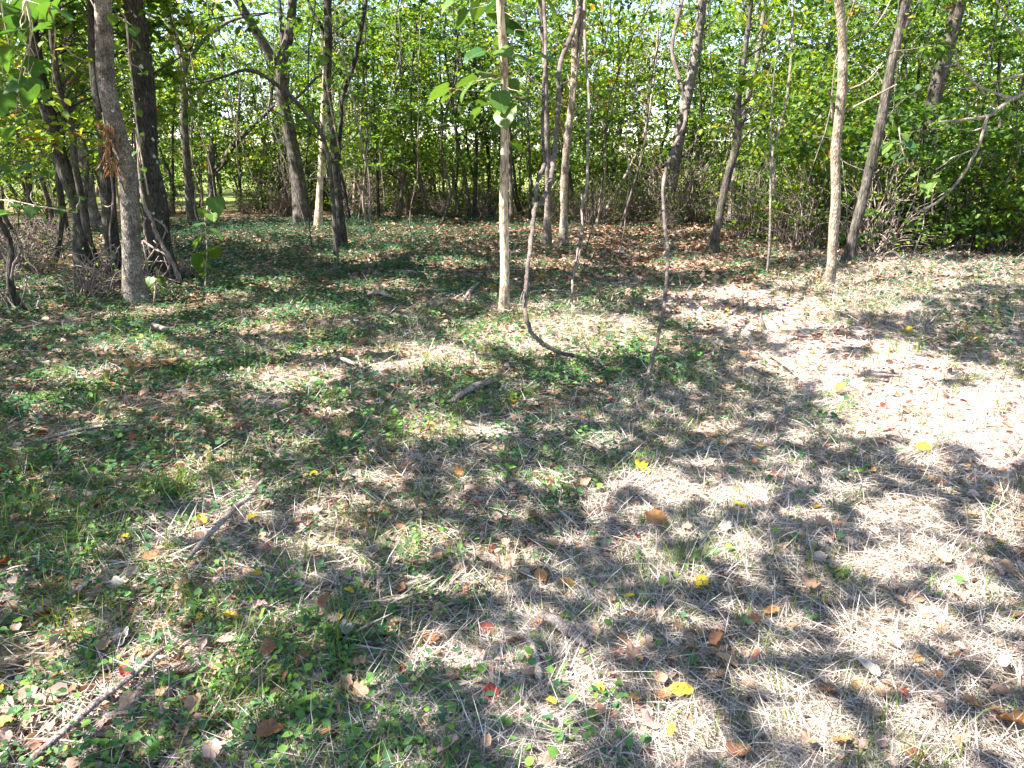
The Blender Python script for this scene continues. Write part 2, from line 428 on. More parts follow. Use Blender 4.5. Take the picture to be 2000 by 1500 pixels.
def lit_at(G):
    """1 where the photograph shows sun on the ground at world points G (n,2)"""
    x, y = G[:, 0], G[:, 1]
    P = np.stack([x, y, np.zeros(len(x))], -1)
    u, v, z = proj(P)
    w1 = wob(x, y, 1.6); w2 = wob(y, x, 3.1, 2); w3 = wob(x, y, 6.3, 8)
    res = np.zeros(len(x), bool)
    for a, b, ru, rv in LIT:
        k = .7 if b > 820 else .95
        res |= ((u - a) / (ru * k)) ** 2 + ((v - b) / (rv * k)) ** 2 < .95 + .45 * w1 + .3 * w2 + .5 * w3
    for a, b, ru, rv in DARK:
        res &= ~(((u - a) / ru) ** 2 + ((v - b) / rv) ** 2 < 1 + .5 * w1)
    for (bu, bv, z0, z1, hw) in STRIPS:
        B = gp(bu, bv)[:2]; d = -SUN_XY
        q = np.stack([x, y], -1) - B; t = q @ d; sN = np.abs(q[:, 0] * d[1] - q[:, 1] * d[0])
        res |= (t > z0 * COT) & (t < z1 * COT) & (sN < hw)
    res &= (z > .3)
    return res

def shade_hit(P):
    """ground points that the sun's shadow of P falls on"""
    return P[:, :2] - SUN_XY[None] * (P[:, 2] * COT)[:, None]

def in_view(P, mu=60, mv=60):
    u, v, z = proj(P)
    return (z > .05) & (u > -mu) & (u < 2000 + mu) & (v > -mv) & (v < 1500 + mv)

def drop_lit(P, keep=.06):
    """thin foliage where its shadow would fall on ground that lies in the sun"""
    l = lit_at(shade_hit(P))
    return ~l | (rng.rand(len(P)) < keep)

# ------------------------------------------------------------------ ground
BARE_SUNLIT = np.array([(1840,790,230,90),(1640,710,200,60),(1430,600,150,45),(1960,880,120,70),(1560,650,160,40),(1950,720,120,40),(560,740,120,26),(860,840,80,26),(1110,660,185,42),(820,702,130,24),(310,1295,85,45),(400,1055,70,26),(640,1080,60,26),(880,1290,85,32),(980,1085,70,20)], float)  # bare ground, with further ellipses that paint the sun patches paler
def bare(P):  # weight of bare earth plus the painted brightness of sun patches
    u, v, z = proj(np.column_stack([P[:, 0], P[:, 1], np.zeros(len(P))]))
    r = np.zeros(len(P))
    for v0, (a, b, ru, rv) in enumerate(BARE_SUNLIT):
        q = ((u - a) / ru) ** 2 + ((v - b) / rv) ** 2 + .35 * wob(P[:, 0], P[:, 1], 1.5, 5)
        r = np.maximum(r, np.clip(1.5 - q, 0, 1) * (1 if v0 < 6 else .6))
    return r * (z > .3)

def build_ground():
    xs = np.concatenate([[-600, -250, -120, -60, -35], np.linspace(-22, 22, 150), [35, 60, 120, 250, 600]])
    ys = np.concatenate([[-120, -50, -20, -8], np.linspace(-3, 24, 150), [30, 40, 60, 100, 200, 400, 900]])
    X, Y = np.meshgrid(xs, ys)
    Z = gz(X, Y) * ((np.abs(X) < 23) & (Y < 25) & (Y > -4))
    V = np.stack([X, Y, Z], -1).reshape(-1, 3)
    nx = len(xs); i = np.arange(len(ys) - 1)[:, None] * nx; j = np.arange(nx - 1)[None]
    F = np.stack([i + j, i + j + 1, i + nx + j + 1, i + nx + j], -1).reshape(-1, 4)
    me = mesh_np('ground', V, [F], M['ground'], smooth=True)
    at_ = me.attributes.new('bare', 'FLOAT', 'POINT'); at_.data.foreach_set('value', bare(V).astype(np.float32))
    o = obj('ground', me)
    tag(o, kind='structure')
build_ground()

# ------------------------------------------------------------------ what covers the ground: straw, green plants, dead leaves, grass at points of the photograph
AN = np.array([
 (100,1450,.35,.6,.5,.3),(100,1250,.25,.8,.4,.3),(300,1400,.45,.5,.6,.4),(310,1290,.6,.35,.7,.2),(400,1050,.6,.4,.5,.3),(640,1080,.6,.3,.6,.3),(500,1300,.35,.6,.5,.5),(300,1180,.3,.7,.3,.5),(100,1000,.2,.6,.3,.9),(300,970,.2,.6,.2,.9),
 (100,850,.15,.85,.4,.4),(350,850,.15,.9,.3,.3),(600,830,.3,.8,.3,.4),(550,960,.4,.6,.4,.5),(750,1100,.5,.5,.5,.4),(700,1250,.4,.7,.5,.5),(850,1250,.6,.5,.4,.2),(800,1400,.6,.7,.4,.2),
 (600,1430,.5,.7,.4,.4),(1000,1400,.9,.3,.5,.1),(1000,1150,.8,.2,.5,.2),(900,950,.6,.4,.4,.3),(1050,880,.5,.8,.3,.2),(1100,740,.3,1,.2,.2),(950,720,.3,.8,.2,.5),(1250,700,.4,.8,.2,.4),
 (1300,850,.9,.3,.3,.2),(1550,800,1,.4,.2,.2),(1250,1000,1,.1,.3,.1),(1500,1000,1,.08,.3,.1),(1380,1130,.9,.2,.3,.5),(1800,1000,1,.03,.4,.06),(1800,1300,1,.03,.4,.06),(1400,1350,1,.06,.4,.08),
 (1500,1200,1,.08,.3,.2),(1200,1250,.9,.15,.4,.1),(1800,800,.9,.05,.2,.05),(1650,700,.7,.15,.4,.1),(1500,620,.6,.1,.7,.1),(1700,560,.8,.25,.4,.5),(1900,520,.8,.3,.3,.5),(1900,650,.6,.4,.5,.5),
 (1300,580,.3,.4,.8,.2),(1150,640,.75,.5,.3,.6),(800,690,.6,.4,.5,.4),(550,720,.4,.5,.5,.2),(250,680,.3,.7,.3,.3),(300,760,.2,.8,.4,.3),(600,600,.15,.9,.3,.2),(400,540,.1,1,.4,.05),
 (800,500,.1,.9,.4,.05),(650,440,.1,1,.2,.05),(900,450,.1,.55,.9,0),(1100,510,.1,.5,.9,.05),(1200,480,.1,.3,1.2,0),(1400,460,.1,.25,1.2,0),(1450,530,.15,.6,.8,.1),(100,480,.3,.3,.7,0),(100,580,.2,.8,.4,0),(450,440,.1,1,.2,0)], float)

def cover(P):
    u, v, z = proj(P)
    u = np.clip(u, -300, 2300); v = np.clip(v, 430, 1700)
    w = 1 / (((u[:, None] - AN[None, :, 0]) / 1.3) ** 2 + ((v[:, None] - AN[None, :, 1]) * 1.0) ** 2 + 900) ** 1.6
    return (w @ AN[:, 2:]) / w.sum(1)[:, None]

def scatter(n, d0=1.25, d1=21.0, pw=-.35, half=44):
    t = rng.rand(n); k = pw + 1
    d = (d0 ** k + t * (d1 ** k - d0 ** k)) ** (1 / k)
    a = np.radians(rng.uniform(-half, half, n))
    x, y = d * np.sin(a), d * np.cos(a)
    return np.stack([x, y, gz(x, y)], -1), d

def stuff(name, me): return tag(obj(name, me), kind='stuff')

def build_cover():
    # straw: mown dry blades lying in all directions
    P, d = scatter(620000, d1=15)
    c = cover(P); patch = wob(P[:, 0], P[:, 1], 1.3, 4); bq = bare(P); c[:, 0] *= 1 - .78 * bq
    k = rng.rand(len(P)) < np.clip((c[:, 0] + .08) * (1.0 + .4 * patch), 0, 1) ** 1.4
    P, d, patch = P[k], d[k], patch[k]; n = len(P)
    L = rng.uniform(.03, .17, n) * (1 + .03 * d); W = rng.uniform(.001, .0027, n) * (1 + .14 * d)
    P[:, 2] += rng.uniform(0, .026, n)
    el = np.abs(rng.randn(n)) * .2; up = rng.rand(n) < .05; el[up] += rng.uniform(.2, .8, up.sum())
    az = rng.randn(n) * 1.05 + 2.2 * wob(P[:, 0], P[:, 1], .55, 1) + .6 * wob(P[:, 0], P[:, 1], 2.5, 6) + rng.choice([0, math.pi], n)
    me = leaves_mesh('straw', P, az, el, rng.uniform(-.7, .7, n), L, W, np.clip(np.where(rng.rand(n) < .45, rng.uniform(0, .35, n), rng.uniform(.4, 1.1, n)) + .1 * patch, 0, 1), M['straw'], BLADE, rng.uniform(-.6, 1.3, n))
    stuff('straw', me)
    # small broad leaves covering the ground, in sprigs of three to five
    P, d = scatter(76000, d1=21, pw=-.25)
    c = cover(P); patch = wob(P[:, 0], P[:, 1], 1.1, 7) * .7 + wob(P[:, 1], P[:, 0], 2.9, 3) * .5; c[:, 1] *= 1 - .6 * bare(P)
    k = rng.rand(len(P)) < np.clip(c[:, 1] * (.68 + .85 * patch + .028 * d), 0, 1) ** 1.5
    P, d, patch = P[k], d[k], patch[k]
    m = rng.randint(3, 6, len(P)); idx = np.repeat(np.arange(len(P)), m); n = len(idx)
    Q = P[idx] + np.stack([rng.randn(n) * .018, rng.randn(n) * .018, rng.uniform(.008, .06, n)], -1) * (1 + .05 * d[idx])[:, None]
    s = rng.uniform(.014, .036, n) * (1 + .05 * d[idx])
    tint = np.clip(rng.rand(len(P))[idx] * .55 + rng.rand(n) * .3 + .18 * patch[idx] - .03 * d[idx] + .15, 0, 1)
    s *= np.where(d[idx] < 5, .85, 1.0)
    az, el, ro, W = rng.uniform(0, 6.283, n), rng.uniform(-.25, .6, n), rng.uniform(-.6, .6, n), s * rng.uniform(.65, 1.1, n)
    q = (wob(P[:, 0], P[:, 1], .8, 12)[idx] + rng.randn(n) * .3) > .1          # patches of two kinds: round leaflets and pointed ones
    V1, F1 = leaves_arrays(Q[q], az[q], el[q], ro[q], s[q], W[q], ROUND)
    V2, F2 = leaves_arrays(Q[~q], az[~q], el[~q], ro[~q], s[~q] * 1.25, W[~q] * .8, LEAF6)
    me = mesh_np('ground_cover', np.vstack([V1, V2]), [F1[0], F2[0] + len(V1)], M['ground_leaf'], np.concatenate([np.repeat(tint[q], 2), np.repeat(tint[~q] * .9, 2)]))
    stuff('ground_cover', me)
    # loose grass
    P, d = scatter(30000, d1=13)
    c = cover(P); patch = wob(P[:, 0], P[:, 1], 2.2, 3)
    k = rng.rand(len(P)) < np.clip(c[:, 3] * (.7 + 1.1 * patch), 0, 1)
    P, d = P[k], d[k]
    m = rng.randint(3, 8, len(P)); idx = np.repeat(np.arange(len(P)), m); n = len(idx)
    Q = P[idx] + np.stack([rng.randn(n) * .012, rng.randn(n) * .012, np.zeros(n)], -1)
    me = leaves_mesh('grass', Q, rng.uniform(0, 6.283, n), rng.uniform(.3, 1.35, n), rng.uniform(-.5, .5, n), rng.uniform(.05, .14, n), rng.uniform(.002, .0042, n) * (1 + .1 * d[idx]),
                     np.clip(rng.beta(2, 2.2, n), 0, 1), M['grass_blade'], BLADE, rng.uniform(0, 3, n))
    stuff('grass', me)
    # crumbled dead leaves
    P, d = scatter(95000, d1=21, pw=-.3)
    c = cover(P); patch = wob(P[:, 0], P[:, 1], 1.7, 9)
    k = rng.rand(len(P)) < np.clip(c[:, 2] * (.85 + .6 * patch) * (1 - .55 * c[:, 0]) + .05, 0, 1)
    P, d = P[k], d[k]; n = len(P)
    far = P[:, 1] > 9.5
    s = rng.uniform(.018, .06, n) * (1 + .045 * d); s[far] *= 1.25
    P[:, 2] += rng.uniform(.002, .03, n) + .015 * far
    tint = rng.beta(2, 2, n); tint = np.where(far & (P[:, 0] > -2), np.clip(tint * .55 + rng.choice([0, .5], n, p=[.72, .28]) * rng.rand(n), 0, 1), np.clip(tint + .1, 0, 1))
    me = leaves_mesh('leaf_litter', P, rng.uniform(0, 6.283, n), rng.uniform(-.3, .5, n), rng.uniform(-.7, .7, n), s, s * rng.uniform(.6, 1.2, n), tint, M['litter'], LEAF6, rng.uniform(.5, 3.5, n))
    stuff('leaf_litter', me)
    # shreds of bark and twig bits
    P, d = scatter(46000, d1=14)
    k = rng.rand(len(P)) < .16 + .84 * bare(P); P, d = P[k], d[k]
    n = len(P); P[:, 2] += rng.uniform(.004, .02, n)
    L = rng.uniform(.02, .1, n); W = rng.uniform(.004, .012, n) * (1 + .04 * d)
    me = leaves_mesh('wood_debris', P, rng.uniform(0, 6.283, n), rng.uniform(-.08, .15, n), rng.uniform(-.6, .6, n), L, W, np.clip(rng.beta(2, 2, n) * .9, 0, 1), M['straw'], BLADE, rng.uniform(0, 1, n))
    stuff('wood_debris', me)
build_cover()

# ------------------------------------------------------------------ trees
def poly_px(pts, Y, lean=0.0):
    """photograph points (u, v, width) -> 3-D centre line at depth Y and radii"""
    out, rad = [], []
    for u, v, w in pts:
        p = at(u, v, Y); out.append(p)
        rad.append(.45 * w / FPX * ((p - CAMP) @ FWD))
    return np.array(out), np.array(rad)

def leaf_cloud(centres, radii, per, seed, smin=.06, smax=.13):
    r_ = R(seed)
    idx = np.repeat(np.arange(len(centres)), per); n = len(idx)
    o = r_.randn(n, 3); o /= np.linalg.norm(o, axis=1)[:, None]; o *= (r_.rand(n) ** .45)[:, None]
    P = centres[idx] + o * np.asarray(radii)[idx][:, None] * np.array([1.15, 1.15, .45])
    tint = np.clip(.3 * r_.rand(len(centres))[idx] + .45 * r_.rand(n) + .08, 0, .93)
    yl = r_.rand(n); tint = np.where(yl > .975, r_.uniform(.93, 1, n), tint)
    s = r_.uniform(smin, smax, n)
    return P, r_.uniform(0, 6.283, n), r_.uniform(-1.1, .4, n), r_.uniform(-.8, .8, n), s, s * r_.uniform(.75, 1.05, n), tint

def crown_mesh(cl, org, m, mask=None, tmpl=LEAF6):
    P, az, el, ro, L, W, t = cl
    if mask is not None: P, az, el, ro, L, W, t = [a[mask] for a in cl]
    return leaves_mesh('crown', P - np.asarray(org), az, el, ro, L, W, t, m, tmpl)

def twig_paths(A, B, r0, seed, sag=.1):
    """branch from A to B with a bend"""
    r_ = R(seed); A = np.asarray(A, float); B = np.asarray(B, float); L = np.linalg.norm(B - A)
    k = 5; t = np.linspace(0, 1, k)[:, None]
    p = A + (B - A) * t + np.vstack([np.zeros(3), r_.randn(k - 2, 3) * L * .05, np.zeros(3)]) + np.array([0, 0, sag * L]) * np.sin(t * math.pi)
    p = catmull(p, 3); return p, np.linspace(r0, r0 * .3, len(p))

TREES = {}
TREES_ALL = []
CANOPY = []          # (x, y) of added unseen trees whose high crowns shade the clearing, filled as they are built
def tree(name, label, pts, bark, limbs=(), top=6.5, crown=None, group=None, flare=1.5, rough=.05, sides=14, seed=1, Y=None, extra=True, bury=.08):
    """pts from the base upward in photograph pixels (u, v, width); crown = (n clusters, leaves each, low, high, spread)"""
    r_ = R(seed + 100)
    if Y is None: Y = gp(pts[0][0], pts[0][1])[1]
    P, rad = poly_px(pts, Y)
    P[:, 1] += np.concatenate([[0], np.cumsum(r_.randn(len(P) - 1) * .05)])
    base = np.array([P[0][0], P[0][1], gz(P[0][0], P[0][1])])
    P[0][2] = base[2]
    d = P[-1] - P[-2]; d /= np.linalg.norm(d); d = d * .6 + np.array([0, 0, .6])
    if extra and P[-1][2] < top:
        z = P[-1][2]; q = P[-1].copy(); r = rad[-1]; more, mr = [], []
        nst = max(2, int((top - z) / .9))
        for i in range(nst):
            d = d + r_.randn(3) * .12; d[2] = abs(d[2]) + .2; d /= np.linalg.norm(d)
            q = q + d * (top - z) / nst; more.append(q.copy()); mr.append(r * (1 - .75 * (i + 1) / nst))
        P = np.vstack([P, more]); rad = np.concatenate([rad, mr])
    root = thing(name, label, 'tree', base, group)
    Pb = np.vstack([P[0] - [0, 0, bury + .12], P]); rb = np.concatenate([[rad[0] * flare], rad]); rb[1] = rad[0] * (1 + (flare - 1) * .6)
    path = catmull(np.column_stack([Pb, rb]), 6)
    V, F, F3 = tube_arrays(path[:, :3] - base, np.abs(path[:, 3]), sides + 4, rough, seed, 1.0, .45 if flare > 1.4 else .2)
    obj('trunk', mesh_np('trunk', V, [F, F3], M[bark], smooth=True), root)
    for q, (lp, lY) in enumerate(limbs):
        LP, lr = poly_px(lp, Y); LP[:, 1] += np.linspace(0, lY, len(LP))
        pa = catmull(np.column_stack([LP, lr]), 6)
        V, F, F3 = tube_arrays(pa[:, :3] - base, np.abs(pa[:, 3]), 10, rough, seed + q)
        obj('limb', mesh_np('limb', V, [F, F3], M[bark], smooth=True), root)
    TREES[name] = (root, base, P, rad)
    if top > 5: TREES_ALL.append((root, base, P, rad))
    if crown:
        nc, per, lo, hi, sp_ = crown[:5]; nc = int(nc * 1.2); sm = crown[5] if len(crown) > 5 else (.065, .135)
        zs = P[:, 2]; cz = r_.uniform(lo, hi, nc)
        cx = np.interp(cz, zs, P[:, 0]); cy = np.interp(cz, zs, P[:, 1])
        ang = r_.uniform(0, 6.283, nc); dist = sp_ * np.sqrt(r_.rand(nc))
        cen = np.stack([cx + dist * np.cos(ang), cy + dist * np.sin(ang), cz], -1)
        fr = (cen[:, 1] < cy + .25) & (cz < 4.6)
        cen[:, 1] = np.where(fr, cy + .35 + np.abs(cen[:, 1] - cy), cen[:, 1])
        # the leaning pale tree stands free of its neighbours' boughs
        lt = at(1310, 400, 17.3); lb = at(1368, 0, 17.3); k_ = (cen[:, 2] - lt[2]) / (lb[2] - lt[2]); lx = (lt[0] + (lb[0] - lt[0]) * k_) / 17.3
        free = ~((np.abs(cen[:, 0] / cen[:, 1] - lx) < .045) & (cen[:, 1] < 18.2))
        cen = cen[free]; nc = len(cen)
        cl = leaf_cloud(cen, r_.uniform(.18, .45, nc), per, seed + 5, *sm)
        keep = drop_lit(cl[0]) & (cl[0][:, 2] > .3)
        obj('crown', crown_mesh(cl, base, M['leaf_forest'], keep), root)
        tw = []
        kept = np.bincount(np.repeat(np.arange(nc), per), keep) > .3 * per
        for c_ in cen[kept][:: max(1, nc // 26)]:
            z0 = max(.4, c_[2] - .25 * np.linalg.norm(c_[:2] - base[:2]) - .3)
            A = np.array([np.interp(z0, zs, P[:, 0]), np.interp(z0, zs, P[:, 1]), z0])
            tw.append(twig_paths(A, c_, min(.012, .4 * np.interp(z0, zs, rad)), seed + len(tw)))
        o = obj('twigs', tubes_mesh('twigs', tw, M[bark], base, 4), root); o['kind'] = 'stuff'
    return root

W_ = 'forest'
tree('tree', 'dark crooked trunk swollen at its foot, first of the trunk cluster beside the fallen log',
     [(184,552,44),(172,500,46),(164,462,36),(156,430,32),(147,385,31),(122,315,30),(101,224,29),(78,140,28),(64,28,26),(58,-30,24)], 'bark_dark', top=7, crown=(75,30,2.0,6.0,1.8), seed=11, rough=.07)
tree('tree', 'dark straight trunk half hidden behind the smooth pale leaning trunk',
     [(222,560,38),(217,510,33),(214,437,30),(207,350,29),(196,245,27),(180,140,25),(171,0,24),(168,-60,22)], 'bark_dark', top=7, crown=(50,30,3.0,6.8,1.6), seed=12)
tree('tree', 'smooth pale grey trunk leaning and bending upward, in front of the dark trunks',
     [(266,592,46),(259,525,40),(252,437,38),(246,350,38),(238,290,37),(214,192,36),(200,105,36),(191,0,35),(188,-60,32)], 'bark_pale', top=7, crown=(60,30,3.2,6.8,1.8), seed=13, rough=.035)
tree('tree', 'thickest dark trunk with pale lichen spots, behind a tangle of dead vines',
     [(322,555,62),(312,490,50),(300,402,48),(287,315,45),(278,210,43),(269,105,42),(258,0,41),(252,-60,38)], 'bark_lichen', top=7.5, crown=(70,30,3.3,7.2,2.2), seed=14, rough=.05, limbs=[])
tree('tree', 'thin grey trunk just behind the swollen crooked trunk', [(172,470,15),(155,380,14),(147,315,14),(133,245,13),(119,175,13),(108,70,12),(104,-40,11)], 'bark_grey', top=7, crown=(35,26,2.2,6.2,1.4), seed=15, Y=9.6)
tree('tree', 'sunlit whitish trunk seen between the dark trunks of the cluster', [(203,446,30),(188,425,25),(172,332,23),(158,262,22),(147,175,21),(140,63,20),(136,-40,18)], 'bark_pale', top=7, crown=(45,28,2.2,6.5,1.8), seed=16)
tree('tree', 'slender forked grey tree standing clear behind the lichen spotted trunk',
     [(378,440,20),(371,350,17),(364,245,16),(362,130,16),(352,90,14),(340,52,13),(329,0,12),(324,-40,11)], 'bark_grey', top=7, crown=(60,28,1.6,6.5,2.0), seed=17,
     limbs=[([(363,130,9),(371,108,8),(402,68,7),(448,36,6),(515,21,4)], .3), ([(350,88,8),(320,45,7),(285,25,5)], -.3)])
tree('tree', 'pale broken trunk with a dark limb rising diagonally', [(418,425,17),(413,350,15),(413,300,13),(413,270,9)], 'bark_grey', top=2.6, extra=False, crown=(14,26,1.2,2.6,1.0), seed=18,
     limbs=[([(416,335,11),(440,315,13),(452,292,13),(483,259,11),(510,235,9),(540,207,6)], -.2), ([(414,345,7),(440,325,6),(455,310,4)], -.5)])
tree('tree', 'stout grey tree with a wide fork and a curving foot',
     [(592,440,36),(584,362,32),(572,300,29),(560,245,27),(550,192,26),(549,125,25),(560,85,20),(567,45,20),(571,0,19),(573,-40,18)], 'bark_grey', top=7.5, crown=(80,28,1.8,7,2.4), seed=19,
     limbs=[([(549,130,18),(535,115,20),(518,85,20),(500,55,19),(482,22,18),(468,-5,17),(455,-40,15)], -.4), ([(551,125,10),(549,95,10),(545,50,9),(538,0,8),(532,-40,7)], .4),
            ([(562,205,6),(590,178,6),(612,150,5),(640,140,4)], .4)])
tree('tree', 'short sunlit brown trunk beside the stout forked tree', [(622,448,16),(624,380,14),(626,297,13),(630,200,11),(632,100,9),(636,0,8)], 'bark_tan', top=6, crown=(30,26,2.6,6,1.4), seed=20)
tree('tree', 'dark trunk with yellowing vine leaves, crooked, near the clearing edge',
     [(668,482,22),(662,400,19),(656,320,18),(652,262,18),(641,175,17),(644,87,17),(640,0,16),(638,-40,15)], 'bark_dark', top=7, crown=(50,28,2.2,6.8,1.6), seed=21,
     limbs=[([(660,345,6),(664,240,9),(664,192,10),(676,150,10),(686,110,10),(700,30,9),(706,-30,8)], .5), ([(642,90,7),(625,50,7),(600,10,6),(590,-20,5)], .3)])
tree('tree', 'bent grey sapling arching over toward the dark crooked trunk', [(655,470,9),(645,340,9),(630,266,9),(602,225,9),(560,178,9),(490,138,7),(430,155,5),(375,170,3)], 'bark_grey', top=1, extra=False, crown=(8,20,1.5,3.3,.6), seed=22, Y=11.5)
ctr = tree('tree', 'slim tan sapling with large leaves standing alone in the clearing',
     [(985,611,24),(985,570,21),(986,525,20),(985,455,19),(984,385,18),(986,280,18),(986,175,17),(982,87,17),(976,0,16),(972,-50,15)], 'bark_tan', top=6, flare=1.25, rough=.03, seed=23)
tree('tree', 'slim smooth grey trunk with the looping vine in front', [(1068,478,17),(1070,400,13),(1070,315,12),(1067,210,11),(1063,105,12),(1056,0,12),(1052,-40,11)], 'bark_pale', top=7, crown=(45,28,2.4,7,1.8), seed=24, rough=.03)
tree('tree', 'shaggy grey trunk hung with strips of vine, beside the slim smooth one', [(1101,480,20),(1101,420,17),(1101,367,16),(1108,262,16),(1119,175,15),(1124,70,14),(1132,-30,13)], 'bark_rough', top=7, crown=(50,28,2.2,7,1.8), seed=25, rough=.09)
tree('tree', 'leaning pale smooth tree with a vine hanging across it', [(1298,436,32),(1306,390,26),(1317,332,24),(1331,245,24),(1345,175,23),(1362,87,21),(1370,0,20),(1375,-40,19)], 'bark_pale', top=8, crown=(60,28,3.6,7.4,2.2), seed=26, rough=.03)
tree('tree', 'crooked leaning brown trunk standing in red fallen leaves', [(1388,498,21),(1403,425,17),(1419,350,17),(1437,290,17),(1440,240,15),(1441,180,12),(1450,122,11),(1464,35,10),(1470,-30,9)], 'bark_grey', top=7, crown=(55,28,1.9,6.8,1.7), seed=27)
tree('tree', 'pale thin trunk right behind the crooked leaning brown one', [(1425,450,12),(1436,330,12),(1446,255,12),(1456,215,12),(1475,133,11),(1490,40,10),(1498,-40,9)], 'bark_pale', top=7, crown=(40,26,2,6.8,1.6), seed=28)
tree('tree', 'sunlit rough barked trunk at the edge of the dry grass',
     [(1616,556,26),(1619,520,21),(1624,450,21),(1626,385,20),(1626,300,20),(1632,240,20),(1641,170,20),(1640,87,19),(1628,0,18),(1622,-40,17)], 'bark_rough', top=7, crown=(55,28,2.3,6.8,1.5), seed=29, rough=.06,
     limbs=[([(1626,235,6),(1617,195,5),(1602,175,3)], -.2), ([(1629,228,5),(1680,200,4),(1735,168,3)], -.2)])
tree('tree', 'grey furrowed trunk leaning behind the sunlit rough one', [(1656,515,24),(1663,470,22),(1678,402,21),(1695,315,21),(1716,227,20),(1734,140,19),(1751,70,18),(1763,0,17),(1768,-40,16)], 'bark_grey', top=7, crown=(60,28,1.6,6.8,1.8), seed=30,
     limbs=[([(1748,85,8),(1775,48,7),(1797,17,6),(1815,-20,5)], .2)])
tree('tree', 'thick dark furrowed trunk deep in the leafy thicket', [(1776,478,40),(1788,420,33),(1807,315,32),(1828,210,30),(1849,105,29),(1876,0,28),(1888,-40,26)], 'bark_grey', top=7.5, crown=(90,30,1.6,7,2.0), seed=31)
tree('tree', 'thin dark trunk between the crooked brown and the rough sunlit trunks', [(1570,440,11),(1576,385,10),(1587,315,10),(1600,250,9),(1606,200,9),(1618,100,8)], 'bark_dark', top=6, crown=(40,26,1.4,6,1.4), seed=32,
     limbs=[([(1573,330,6),(1550,275,6),(1527,231,5)], .3)])
tree('tree', 'thin brown stem beside the grey furrowed trunk', [(1728,460,9),(1734,400,8),(1748,315,8),(1752,250,6),(1760,150,5)], 'bark_grey', top=5, crown=(26,26,1.2,5,1.2), seed=33)
tree('tree', 'thin white stem standing in the leaves before the thicket', [(1498,540,6),(1503,470,5),(1508,350,5),(1510,260,4)], 'bark_pale', top=3.4, crown=(6,16,1.6,3.2,.6), seed=34, flare=1.1)
SAP = [((918,428,8),(909,350,8),(891,262,7),(880,180,6),(868,80,5)), ((926,428,9),(930,315,8),(930,196,7),(926,60,6)), ((872,424,6),(863,332,5),(863,227,5),(858,100,4)), ((835,400,7),(814,315,7),(797,227,6),(780,100,5)),
       ((1000,442,9),(996,297,8),(994,180,7),(990,60,6)), ((958,420,8),(951,280,8),(930,210,7),(905,140,6),(890,50,5)), ((1189,412,10),(1199,315,9),(1217,227,8),(1226,120,7)), ((1172,432,8),(1227,332,7),(1262,245,6),(1280,120,5)),
       ((1210,452,6),(1241,353,5),(1262,280,4)), ((740,430,6),(736,330,6),(730,200,5),(728,60,4)), ((560,420,8),(556,330,7),(560,240,6),(566,120,5)), ((500,412,7),(508,330,6),(520,240,5)), ((468,414,6),(466,340,6),(466,240,5)),
       ((340,420,6),(337,350,6),(338,240,5)), ((700,438,5),(712,330,5),(716,240,4)), ((790,415,6),(780,330,6),(770,220,5)), ((1035,430,6),(1036,340,6),(1030,220,5)), ((1350,430,6),(1362,350,5),(1370,250,5)), ((60,400,7),(42,330,6),(20,240,5)), ((690,425,7),(694,330,7),(688,260,6))]
SAP_LABELS = ['upright sapling just outside the slim tan sapling, toward the dark crooked trunk', 'dark stemmed sapling directly behind the slim tan sapling', 'thinnest dark stem between the dark crooked trunk and the slim tan sapling', 'sapling leaning away from the slim tan one, halfway to the dark crooked trunk', 'sapling half hidden behind the slim tan sapling, on its vine side', 'crooked sapling whose top bends toward the dark crooked trunk', 'sapling slanting up between the shaggy trunk and the leaning pale tree', 'most slanted thin sapling beside the shaggy grey trunk', 'short slanted stem before the fallen dark trunk near the leaning pale tree', 'straight thin sapling a short way past the dark crooked trunk', 'sapling just before the stout forked tree, on its pale broken trunk side', 'thin sapling between the pale broken trunk and the stout forked tree', 'thin stem right behind the pale broken trunk', 'thin stem beside the slender forked grey tree, on the trunk cluster side', 'thin bowed sapling close to the dark crooked trunk', 'faint thin sapling at the back, between two dark slanting saplings', 'thin sapling seen between the slim tan sapling and the looping vine', 'thin leaning sapling behind the leaning pale tree', 'bowed sapling by the fallen logs at the picture edge', 'sapling touching the dark crooked trunk on its clearing side']
for i, s in enumerate(SAP):
    tree('sapling', SAP_LABELS[i], s, ['bark_grey', 'bark_dark', 'bark_grey', 'bark_rough'][i % 4], top=5.5 + (i % 3) * .5, crown=(24, 24, 1.9, 5.6, 1.2), group='thin saplings along the back of the clearing', seed=60 + i, sides=8, Y=None, flare=1.3, rough=.06)

